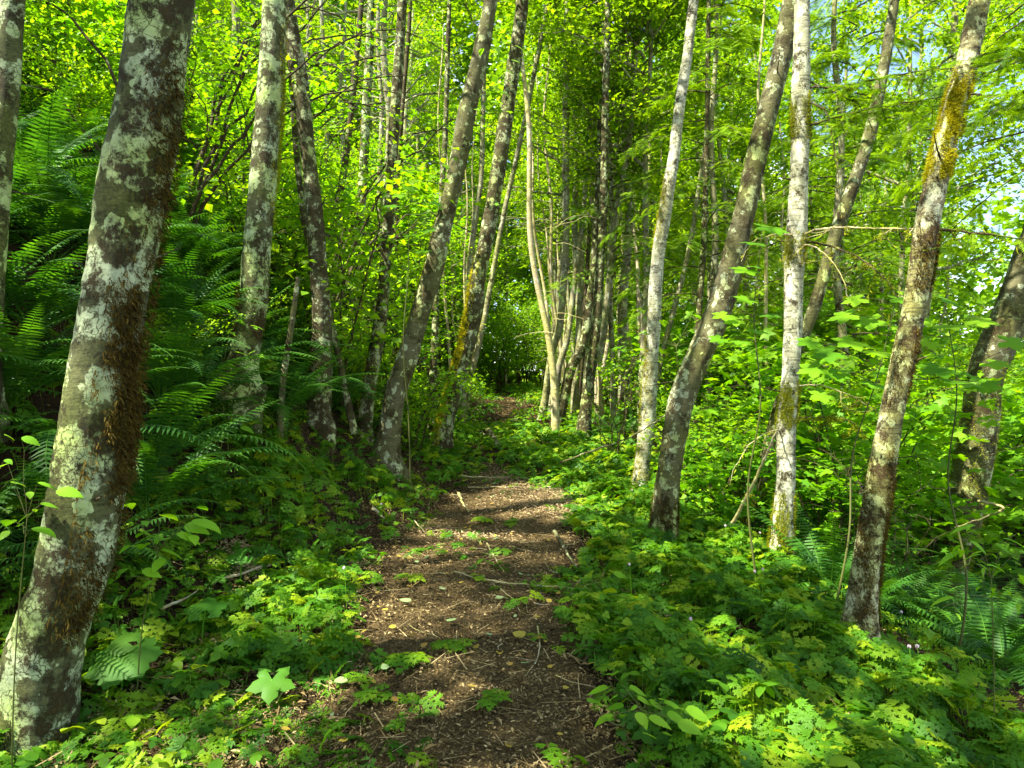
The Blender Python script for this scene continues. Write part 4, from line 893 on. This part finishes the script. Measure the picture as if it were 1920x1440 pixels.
# ------------------------------------------------------------------ near plants in the foreground
def T_veined(w=.36, n=12, curl=.25, fold=.07):
    V = []; Q = []
    for i in range(n + 1):
        y = i / n; q = (math.sin(math.pi * min(1, y * 1.0) ** .72) ** .8) * (1 - .25 * y) if 0 < i < n else 0
        q *= 1 + (.06 if i % 2 else -.06); z = -curl * y * y; rz = .014 * (1 if i % 2 else -1)
        V += [(-w * q, y + .05 * q, z + fold * q - .05 * q * q), (-w * q * .5, y + .02, z + fold * q * .55 + rz), (0, y, z), (w * q * .5, y + .02, z + fold * q * .55 + rz), (w * q, y + .05 * q, z + fold * q - .05 * q * q)]
    for i in range(n):
        for c in range(4): a = i * 5 + c; Q.append((a, a + 1, a + 6, a + 5))
    return np.array(V), [np.array(Q)]
OVs = T_veined(); OVn = T_veined(.17, 12, .35)
def sprig(px, py, d, leaves, label, name='sapling', mat='seed', stem_r=.004, cat='plant', narrow=False, extra=1):
    """leaves: (px, py, d, length m, heading rad)"""
    if d is None: b = hit(px, py); d = b[1]
    else: b = at(px, py, d)
    b = np.array([b[0], b[1], gz(b[0], b[1])]); root = empty(name, b, label, cat); gs = Geo(); gl = Geo()
    L = np.array([at(q[0], q[1], q[2]) for q in leaves]) - b; ctr = L.mean(0); ctr[2] *= .9
    P = np.array([(0, 0, -.05), ctr * np.array([.3, .3, .5]), ctr]); Q = smooth_poly(P, .04); V, Fs = tube(Q, np.linspace(stem_r, stem_r * .5, len(Q)), 5); gs.add(V, Fs, .5)
    for q, p in zip(leaves, L):
        i = np.argmin(np.linalg.norm(Q - p, axis=1) + abs(Q[:, 2] - p[2] + .05)); branchy(gs, Q[i], p, stem_r * .5, 4, .05, .05, 6)
        h = q[4] if q[4] is not None else math.atan2(p[1] - ctr[1], p[0] - ctr[0])
        D = np.array([[math.cos(h), math.sin(h), R(-.35, -.05)]]); gl.scatter(OVn if narrow else OVs, frames(D, np.array([[R(-.3, .3), R(-.5, .1), 1.]]), [q[3]]), p[None])
        for e in range(extra):
            h2 = R(0, 6.28); p2 = p + np.array([R(-1, 1), R(-1, 1), R(-.8, .4)]) * q[3] * .9; branchy(gs, p - .02, p2, stem_r * .35, 4, .05, .05, 5); gl.scatter(OVn if narrow else OVs, frames(np.array([[math.cos(h2), math.sin(h2), R(-.5, 0)]]), np.array([[R(-.3, .3), R(-.4, .2), 1.]]), [q[3] * R(.4, .8)]), p2[None])
    link('stem', gs.mesh('stem', M['stem'], True), parent=root); link('foliage', gl.mesh('foliage', M[mat], True), parent=root)
sprig(255, 1200, 3.6, [(235, 945, 3.5, .11, 1.8), (300, 965, 3.55, .12, 1.2), (250, 985, 3.5, .12, 3.0), (285, 995, 3.5, .13, 2.7), (345, 985, 3.5, .13, .1), (330, 1000, 3.45, .13, .2), (360, 975, 3.5, .17, -.15), (300, 1030, 3.45, .12, .4), (320, 1010, 3.45, .1, 3.0), (270, 1020, 3.4, .11, 2.2), (265, 1070, 3.4, .1, .3), (225, 1080, 3.4, .13, 3.4), (370, 950, 3.6, .08, 1.3)],
      'broad leaved sapling right of the thickest trunk foot with light green leaves')
sprig(20, 1100, 3.0, [(40, 820, 3.0, .08, .3), (20, 905, 3.0, .07, 1.2), (70, 905, 3.0, .08, .5), (105, 920, 2.95, .11, .1), (75, 945, 3.0, .08, .8), (60, 990, 2.95, .11, 0.0), (20, 975, 3.0, .09, 2.4), (15, 870, 3.05, .08, 3.0)],
      'round leaved sprig at the left edge in front of the ferns')
sprig(420, 900, 6.6, [(420, 620, 6.6, .13, 0), (440, 600, 6.6, .11, 1), (470, 610, 6.5, .12, .2), (400, 690, 6.5, .14, 3), (440, 660, 6.5, .13, .1), (480, 665, 6.5, .11, 0), (375, 720, 6.5, .13, 2.8), (430, 730, 6.4, .12, .4), (350, 650, 6.5, .13, 3), (325, 650, 6.5, .12, 2.8), (390, 700, 6.4, .13, -.5), (450, 800, 6.4, .14, 0), (430, 770, 6.4, .1, 1.)],
      'slender sapling with light round leaves in front of the second alder', stem_r=.006)
sprig(1215, 1345, None, [(1150, 1265, 2.9, .11, 1.5), (1180, 1290, 2.9, .1, .3), (1140, 1290, 2.9, .1, 2.8), (1170, 1325, 2.85, .09, 2.6), (1150, 1340, 2.8, .09, 3.4), (1195, 1310, 2.85, .08, .3), (1220, 1320, 2.85, .09, .6), (1245, 1318, 2.85, .09, .2), (1215, 1345, 2.75, .1, -.2), (1250, 1340, 2.8, .11, .1), (1285, 1330, 2.85, .12, -.1), (1270, 1355, 2.75, .1, -.5), (1195, 1335, 2.8, .08, -1.2)],
      'bright yellow green seedling cluster at the bottom centre right of the path', name='seedling')
sprig(1865, 1180, 3.6, [(1830, 985, 3.5, .13, 3.0), (1880, 1010, 3.5, .11, -.1), (1800, 1035, 3.5, .13, 3.2), (1910, 1035, 3.5, .13, 0), (1895, 1000, 3.6, .07, 1.), (1850, 1060, 3.4, .12, .2), (1910, 1080, 3.4, .12, -.2), (1840, 1040, 3.5, .09, 2.4), (1790, 1120, 3.4, .12, 3.), (1880, 1105, 3.4, .1, .5)],
      'tall upright plant with narrow sunlit leaves at the right edge', mat='seed', narrow=True, extra=3)
sprig(1160, 1085, None, [(1150, 1075, 5.3, .12, 0), (1180, 1085, 5.3, .1, 1)], 'small broad leaf pair in the ground cover right of the path')
sprig(1285, 700, 8.7, [(1215, 620, 8.6, .16, 3.), (1240, 600, 8.6, .15, 1), (1300, 590, 8.6, .17, .4), (1190, 625, 8.6, .14, 3.2), (1290, 620, 8.5, .16, 0), (1260, 625, 8.6, .14, .5), (1320, 600, 8.5, .14, 0), (1330, 640, 8.5, .15, .1)], 'leafy sapling crossing in front of the sunlit white trunk', stem_r=.008)
def maple_sprig(px, d, leaves, label):
    b = at(px, 900, d); b[2] = gz(b[0], b[1]); root = empty('maple_sapling', b, label, 'sapling'); gs = Geo(); gl = Geo()
    L = np.array([at(q[0], q[1], q[2]) for q in leaves]) - b; top = L[L[:, 2].argmax()]
    W1, W2 = R(-.12, .12), R(-.1, .1); Q = smooth_poly(np.array([(0, 0, -.1), top * np.array([.1, .1, .25]) + np.array([W1, W2, 0]), top * np.array([.35, .35, .5]) + np.array([-W2, W1, 0]), top * np.array([.6, .6, .75]) + np.array([W1 * .6, W2, 0]), top]), .06); V, Fs = tube(Q, np.linspace(.011, .003, len(Q)), 6); gs.add(V, Fs)
    for q, p in zip(leaves, L):
        i = np.argmin(np.linalg.norm(Q - p, axis=1)); branchy(gs, Q[i], p, .003, 4, .08, .05, 6)
        h = math.atan2(p[1] - Q[i][1], p[0] - Q[i][0]) + R(-.3, .3)
        gl.scatter(T_palmate(5, 290, .4, .1, 3, .01), frames(np.array([[math.cos(h), math.sin(h), -.2]]), np.array([[R(-.2, .2), -.55, 1.]]), [q[3]]), p[None])
    link('stem', gs.mesh('stem', M['stem'], True), parent=root); link('foliage', gl.mesh('foliage', M['maple'], True), parent=root)
maple_sprig(1420, 6.0, [(1430, 425, 6.0, .15), (1450, 430, 6.0, .14), (1415, 455, 5.9, .14), (1400, 505, 5.9, .16), (1420, 500, 5.9, .13), (1400, 560, 5.9, .12), (1380, 600, 5.9, .12), (1440, 590, 5.9, .12), (1420, 620, 5.8, .12), (1360, 590, 5.9, .13), (1390, 640, 5.8, .12), (1350, 635, 5.9, .11)], 'tall maple sapling with large leaves between the two right leaning trunks')
maple_sprig(1560, 5.7, [(1590, 590, 5.8, .17), (1640, 600, 5.8, .17), (1600, 640, 5.7, .18), (1560, 660, 5.7, .17), (1530, 690, 5.7, .16), (1650, 660, 5.6, .17), (1680, 560, 5.8, .14), (1610, 560, 5.8, .14), (1520, 640, 5.7, .13), (1545, 740, 5.6, .13), (1570, 700, 5.7, .14), (1640, 720, 5.7, .13)], 'maple sapling with horizontal leaves between the upright and yellow mossed trunks')
maple_sprig(1790, 5.4, [(1780, 610, 5.4, .17), (1830, 600, 5.4, .17), (1760, 690, 5.4, .18), (1800, 715, 5.3, .17), (1840, 720, 5.3, .16), (1740, 640, 5.4, .14), (1890, 640, 5.3, .16), (1860, 680, 5.3, .15), (1720, 600, 5.5, .14), (1770, 560, 5.5, .14)], 'maple sapling with broad leaves in front of the bending right trunk')
maple_sprig(770, 8.4, [(765, 350, 8.2, .16), (755, 365, 8.2, .14), (780, 400, 8.2, .12), (800, 430, 8.2, .13), (740, 385, 8.2, .15), (790, 470, 8.2, .14), (815, 380, 8.2, .12), (770, 440, 8.2, .12)], 'sapling with large pale leaves between the straight and spotted alders')
def leafy_twig(key, pts, leaves):
    root, L_, rr_, b, d = TREES[key]; o = twig_part(root, b, pts, .006, 'barkD', 'branch', 0, 0, 0); gl = Geo()
    for px, py, dd, sz, h in leaves: gl.scatter(OVs, frames(np.array([[math.cos(h), math.sin(h), -.25]]), np.array([[R(-.3, .3), -.6, 1.]]), [sz]), (at(px, py, dd) - b)[None])
    link('foliage', gl.mesh('foliage', M['seed'], True), parent=o)
leafy_twig('T6', [(880, 200, 9), (905, 175, 8.7), (935, 150, 8.5), (970, 95, 8.4)], [(965, 85, 8.4, .16, .2), (930, 98, 8.4, .16, .4), (958, 112, 8.4, .12, -.3), (975, 108, 8.4, .12, 0), (905, 90, 8.5, .12, 2), (945, 130, 8.4, .13, 0), (905, 168, 8.6, .14, .3), (938, 172, 8.5, .14, 0), (890, 205, 8.7, .12, -1), (950, 150, 8.5, .1, .2), (920, 190, 8.6, .12, -.6)])
# big palmate leaves
def palm_leaf(px, py, r, lobes, depth, label, h=.16, spread=330, pitch=-.3, rz=None):
    b = hit(px, py + 25); z = gz(b[0], b[1]); root = empty('coltsfoot', (b[0], b[1], z), label, 'plant', None, 0)
    T = T_palmate(lobes, spread, depth, .12, 3, .003); T = (T[0] * r, T[1]); n = len(T[0])
    # subdivide radially for a ribbed surface
    V = T[0]; sm = np.array([V[1:][max(0, i - 3):i + 4].mean(0) for i in range(len(V) - 1)]); rings = [sm * .36, sm * .72, V[1:]]; rings[2] = rings[2].copy(); rings[2][:, 2] = sm[:, 2]; rings = [q_ + np.array([0, 0, .05 * r * math.sin(s_ * 3.1)]) for q_, s_ in zip(rings, (.33, .66, 1))]; m = len(rings[0]); W_ = np.vstack([V[:1]] + rings); Fq = []
    for a in range(2):
        for i in range(m - 1): s0 = 1 + a * m; Fq.append((s0 + i, s0 + m + i, s0 + m + i + 1, s0 + i + 1))
    tri = [(0, 1 + i, 2 + i) for i in range(m - 1)]
    bl = link('leaf_blade', mesh('leaf_blade', W_, [np.array(Fq), np.array(tri)], np.full(len(W_), .5), mat=M['big']), parent=root, loc=(0, 0, h)); bl.rotation_mode = 'ZYX'; bl.rotation_euler = (pitch, R(-.12, .12), rz if rz is not None else R(0, 6.28))
    V, Fs = tube(np.array([(0, -.05, -.05), (0, -.03, h * .6), (0, 0, h)]), .005, 6); link('stalk', mesh('stalk', V, Fs, smooth=True), M['seed'], root)
for pl in PALMS: palm_leaf(*pl)
palm_leaf(238, 1262, .1, 7, .1, 'small light leaf lying on the largest lobed leaf', .24, 350, .42, 1.4)
# bare little plants on the path
TD0 = T_dicentra(0); mcov = mesh('leaf', TD0[0], TD0[1], np.full(len(TD0[0]), .6), mat=M['cover'])
for px, py, s, lab in ((765, 1260, .17, 'cut leaf seedling low in the path, left one of two'), (850, 1230, .15, 'cut leaf seedling low in the path, right one of two'), (770, 1100, .13, 'small cut leaf plant at the left of the middle path'), (905, 985, .14, 'cut leaf plant in the shade above the forked stick'), (700, 1330, .12, 'small plant at the bottom left of the path'),
                       (925, 1340, .1, 'small plant at the bottom of the path centre'), (900, 1100, .08, 'tiny cut leaf plant by the bowed twig'), (960, 990, .12, 'cut leaf plant below the sunlit path patch'), (1010, 1215, .06, 'tiny green plant right of the path centre'), (700, 1100, .13, 'plant at the left border of the middle path'), (830, 1050, .08, 'tiny plant on the shaded left of the path')):
    b = hit(px, py); root = empty('path_seedling', (b[0], b[1], gz(b[0], b[1])), lab, 'seedling')
    for i in range(6): o = link('leaf', mcov, parent=root, loc=(R(-.03, .03), R(-.03, .03), R(.06, .1))); o.scale = (s * R(.7, 1.1),) * 3; o.rotation_euler = (R(-.1, .3), R(-.2, .2), i * 1.05 + R(-.2, .2))
# pale pink bleeding-heart flowers and white flecks
FLW = T_merge([T_place(T_oval(.3, .15, .3), (0, 0, 0), a, 1, 0, -.9) for a in (0, 1.57, 3.14, 4.71)]); mfw = mesh('petals', FLW[0], FLW[1], np.full(len(FLW[0]), .6), mat=M['petal'])
for px, py in ((1295, 1258), (1425, 1050), (1462, 1078), (1430, 1135), (1690, 1215), (1520, 1085), (1185, 960), (1200, 950), (1180, 1128), (1705, 1305), (1720, 1302), (715, 995), (645, 1145), (1360, 1035), (1415, 1140)):
    b = hit(px, py + 12); root = empty('pink_flower', (b[0], b[1], gz(b[0], b[1])), ('pale pink drooping flower in the ground cover left of the path' if px < 900 else ('pale pink drooping flower near the foot of the sunlit trunk' if px < 1250 else ('pale pink drooping flower between the grey leaning and upright white trunks' if px < 1480 else 'pale pink drooping flower around the yellow mossed trunk foot'))), 'flower', 'bleeding heart flowers ' + ('left' if px < 900 else 'by the sunlit trunk' if px < 1250 else 'by the upright trunk' if px < 1480 else 'by the mossed trunk'))
    o = link('petals', mfw, parent=root, loc=(0, 0, .33)); o.scale = (.022,) * 3
    V, Fs = tube(np.array([(.02, 0, -.02), (.01, 0, .2), (0, 0, .33)]), .0018, 4); link('stalk', mesh('stalk', V, Fs), M['seed'], root)

# dark root plate / hollow at the right
def root_mass():
    b = hit(1740, 1090); b = np.array([b[0], b[1] + .4, gz(b[0], b[1])]); g = Geo(); root = empty('root_plate', b, 'dark hollow root plate hung with dead brown fronds at right', 'root plate')
    n1, n2 = 26, 18; V = []
    for i in range(n1):
        for j in range(n2):
            th = i / n1 * 6.2832; ph = j / (n2 - 1) * 1.5; r = .55 * (1 + .35 * mnoise.noise(Vector((math.cos(th) * 2, math.sin(th) * 2, ph * 3))))
            V.append((r * math.cos(th) * math.cos(ph), r * math.sin(th) * math.cos(ph) * .8, r * 1.25 * math.sin(ph) - .1))
    i, j = np.meshgrid(np.arange(n1), np.arange(n2 - 1), indexing='ij'); i2 = (i + 1) % n1
    Q = np.stack([i * n2 + j, i2 * n2 + j, i2 * n2 + j + 1, i * n2 + j + 1], -1).reshape(-1, 4); link('soil_lump', mesh('soil_lump', V, [Q], smooth=True), M['soil'], root)
    g = Geo(); N = 1500; th = rng.random(N) * 6.28; ph = rng.random(N) * 1.4; C = np.stack([.58 * np.cos(th) * np.cos(ph), .48 * np.sin(th) * np.cos(ph), .72 * np.sin(ph)], -1)
    D = C * .6 + np.array([0, 0, -1.]) + rng.normal(0, .3, (N, 3)); g.scatter(T_kite(.12, .1), frames(D, C, rng.uniform(.08, .25, N)), C, rng.random(N) * .7)
    link('dead_fronds', g.mesh('dead_fronds', M['litter']), parent=root)
root_mass()

# ------------------------------------------------------------------ background trees
def bg_tree(kind, x, y, s, lean, label, group, crowns=None):
    z = gz(x, y); root = empty({'alder': 'alder_tree', 'conifer': 'hemlock_tree', 'pole': 'bare_pole_tree'}[kind], (x, y, z), label, 'tree', group)
    root.rotation_euler = (lean[0], lean[1], R(0, 6.28) if kind != 'x' else 0)
    if kind == 'alder':
        me, top = random.choice(TF); hs = R(.95, 1.4); o = link('trunk', me, parent=root); o.scale = (s, s, hs); v = random.choice(crowns or CR)
        z0 = R(3.8, 5.5); k = (z0 + .4) / 12.4; f = R(.85, 1.2)
        a = R(0, 6.28)
        for nm, m_ in (('crown', v[0]), ('limbs', v[1])): c = link(nm, m_, parent=root, loc=(0, 0, z0 * hs)); c.scale = (f, f, (12 - z0) / 7 * hs); c.rotation_euler = (0, 0, a)
    elif kind == 'conifer':
        me, top = random.choice(TD); o = link('trunk', me, parent=root); o.scale = (s, s, 1); v = random.choice(CO)
        for nm, m_ in (('crown', v[0]), ('limbs', v[1])): c = link(nm, m_, parent=root)
    else:
        me, top = random.choice(TP); o = link('trunk', me, parent=root); o.scale = (s, s, R(.8, 1.3)); 
        g = Geo()
        for q in range(14):
            zz = R(.8, 7); a = R(0, 6.28); L = R(.3, 1.1); branchy(g, (0, 0, zz), (math.cos(a) * L, math.sin(a) * L, zz + R(-.3, .4) * L), .007, 4, .1, .15, 7)
        link('dead_twigs', g.mesh('dead_twigs', M['barkP']), parent=root)
    return root
tsp = [(t[3][0], t[3][1]) for t in TREES.values()]
KW = {'alder': 'alder', 'conifer': 'drooping hemlock', 'pole': 'pale bare pole'}
def place_bg(n, ylo, yhi, xf, kinds, md=1.0):
    c = 0; tr = 0
    while c < n and tr < 3000:
        tr += 1; y = R(ylo, yhi); x = xf(y)
        if abs(x - float(pc(y))) < 1.3 and y < 30: continue
        if .62 < x / y < .82 and y > 9: continue      # the open sky seen at the right
        if not near_ok(x, y, tsp, md): continue
        tsp.append((x, y)); c += 1; kd = random.choice(kinds); dist = 'nearer' if y < 19 else ('mid distance' if y < 29 else 'distant'); w = side_word(x, y)
        bg_tree(kd, x, y, R(.7, 1.5), (R(-.05, .05), R(-.03, .12)), f'{dist} {KW[kd]} {w}', f'{dist} {KW[kd]}s {w}')
place_bg(36, 13, 27, lambda y: y * R(-.09, .22), ['pole', 'alder', 'pole', 'pole'], .6)
place_bg(26, 13, 34, lambda y: -y * R(.15, .9), ['alder', 'alder', 'alder', 'pole'], 1.5)
place_bg(34, 12, 36, lambda y: y * R(.1, .85), ['alder', 'alder', 'conifer', 'pole'], 1.4)
place_bg(40, 30, 58, lambda y: y * R(-.8, .8), ['alder', 'alder', 'conifer'], 2.0)
place_bg(9, 24, 38, lambda y: y * R(-.22, .2), ['alder'], 1.2)
for i, (x, y) in enumerate(((-3.6, 1.2), (-5.5, 3.0), (-6.5, .2), (-4.2, -1.8), (-2.4, -.9), (-7.8, 2.2), (-8.5, -1.5), (-6.2, 5.0), (-1.2, -2.6), (-3.0, -3.8), (-9.5, 4.5), (-5.2, -4.2), (1.6, -2.0))):  # out-of-view alders added to throw shade on the foreground
    bg_tree('alder', x, y, .55, (0, .05), 'added unseen alder beside and behind the camera, shading the foreground', 'added shade alders beside and behind the camera', CRT)
for px, d, s, lab in ((1150, 15.5, .8, 'drooping hemlock above the far cluster of trunks'), (1330, 13.5, 1.1, 'hemlock behind the sunlit trunk'), (2330, 10.0, 1.2, 'hemlock reaching in from beyond the right edge'), (1590, 12, 1.1, 'hemlock behind the slanting pale trunk')):
    p = at(px, 700, d); bg_tree('conifer', p[0], p[1], s, (0, .02), lab, None)

# ------------------------------------------------------------------ far woods
def far_woods():
    g = Geo(); T = T_kite(.4, .1); N = 120000
    a = rng.uniform(-.82, .82, N); r = rng.uniform(42, 62, N); x = r * np.sin(a); y = r * np.cos(a); z = ground(x, y) + 24 * rng.random(N) ** 1.15 * (1 + .25 * np.sin(a * 23) + .2 * np.sin(a * 51 + 2))
    # open sky high at the right
    keep = ~((a > .5) & (z > 9 + 6 * rng.random(N)) & (z < 19 + 5 * rng.random(N)))
    x, y, z = x[keep], y[keep], z[keep]; N = len(x)
    g.scatter(T, rframes(N, rng.uniform(.35, .7, N), .8, .1), np.stack([x, y, z], -1))
    N = 45000; a = rng.uniform(-.6, .3, N); r = rng.uniform(60, 70, N); x = r * np.sin(a); y = r * np.cos(a); z = ground(x, y) + 8 + 30 * rng.random(N) * (1 + .15 * np.sin(a * 31))
    g.scatter(T, rframes(N, rng.uniform(.5, .9, N), .8, .1), np.stack([x, y, z], -1))
    o = link('far_woods', g.mesh('far_woods', M['far'])); tag(o, 'mass of distant woodland leaves closing the view behind the trees', 'woods', kind='stuff')
far_woods()
p = at(2130, 700, 6.2); t_ = bg_tree('conifer', p[0], p[1], 1.1, (0, -.03), 'dark hemlock hanging its needled branches into the top right corner', None)
for ch in t_.children:
    if ch.name.split('.')[0] != 'trunk': ch.location.z = 1.7

# ------------------------------------------------------------------ openings in the canopy
bpy.context.view_layer.update()
def lightness(u, v):
    nz = wob(u, v, 2.0, 1.0) * .5 + wob(u, v, 4.7, 3.0) * .5
    p = np.interp(u - pc(v) * .5, [-9, -4, -1, .8, 2.2, 9], [.35, .25, .12, .35, .72, .8])
    p = np.maximum(p, np.interp(v, [9, 11, 13], [0, .6, .93]))
    p = np.where((v < 6.5) & (u < .9), np.minimum(p, .2), p); p = np.where((v < 6.3) & (u >= .9), np.where(u < 3.2, .36, np.minimum(p, .6)), p)
    m = (nz * .5 + .5) < p * 1.0 + .02
    for a, b, ra, rb in SPOTS: m |= ((u - a) / ra) ** 2 + ((v - b) / rb) ** 2 < 1 + .5 * nz
    return m
def thin_crowns():
    for o in list(COL.objects):
        if o.type != 'MESH' or o.name.split('.')[0] != 'crown' or not o.data.name.startswith('crown'): continue
        me = o.data
        if me.materials[0] is not M['crown']: continue
        mw = np.array(o.matrix_world)
        if mw[1, 3] > 54: continue
        n = len(me.vertices); V = np.empty(n * 3, np.float32); me.vertices.foreach_get('co', V); V = V.reshape(-1, 3)
        r = np.empty(n, np.float32); me.attributes['rnd'].data.foreach_get('value', r)
        Wd = V @ mw[:3, :3].T + mw[:3, 3]; C = Wd.reshape(-1, 4, 3).mean(1); t = (C[:, 2] - .3) / SUN.z
        u = C[:, 0] - SUN.x * t; v = C[:, 1] - SUN.y * t
        # hill under far trees: use the ground height there
        h = ground(u, v); t = (C[:, 2] - np.minimum(h, 4) - .3) / SUN.z; u = C[:, 0] - SUN.x * t; v = C[:, 1] - SUN.y * t
        keep = (~lightness(u, v) | (rng.random(len(C)) < .03) | ((C[:, 1] > 9.5) & (C[:, 2] < 1.7 + .6 * C[:, 1]) & (rng.random(len(C)) < .7))) & ~in_spot(C); m = int(keep.sum())
        if m < 50: keep[:200] = True; m = int(keep.sum())
        V2 = V.reshape(-1, 4, 3)[keep].reshape(-1, 3); q = np.arange(m)[:, None] * 4
        f = np.concatenate([q + np.array([0, 2, 1]), q + np.array([0, 3, 2])])
        o.data = mesh('crown', V2, [f], r.reshape(-1, 4)[keep].ravel(), mat=M['crown'])
thin_crowns()

# ------------------------------------------------------------------ one label each where several share one
def rank_labels():
    by = {}
    for o in COL.objects:
        if o.parent is None and o.get('label') and o.name.split('.')[0] in ('sword_fern', 'leafy_shrub', 'alder_tree', 'hemlock_tree', 'bare_pole_tree', 'pink_flower'): by.setdefault(o['label'], []).append(o)
    words = ['leftmost', 'second from left', 'third from left', 'fourth from left', 'fifth from left', 'sixth from left', 'seventh from left', 'eighth from left', 'ninth from left', 'tenth from left', 'eleventh from left', 'twelfth from left', 'thirteenth from left', 'fourteenth from left', 'fifteenth from left', 'sixteenth from left', 'seventeenth from left', 'eighteenth from left']
    for lab, os_ in by.items():
        if 1 < len(os_) <= 19:
            os_.sort(key=lambda o: o.location.x / o.location.y)
            for i, o in enumerate(os_): o['label'] = lab + ', ' + ('rightmost' if i == len(os_) - 1 else words[i])
rank_labels()
print('objects', len(bpy.data.objects))
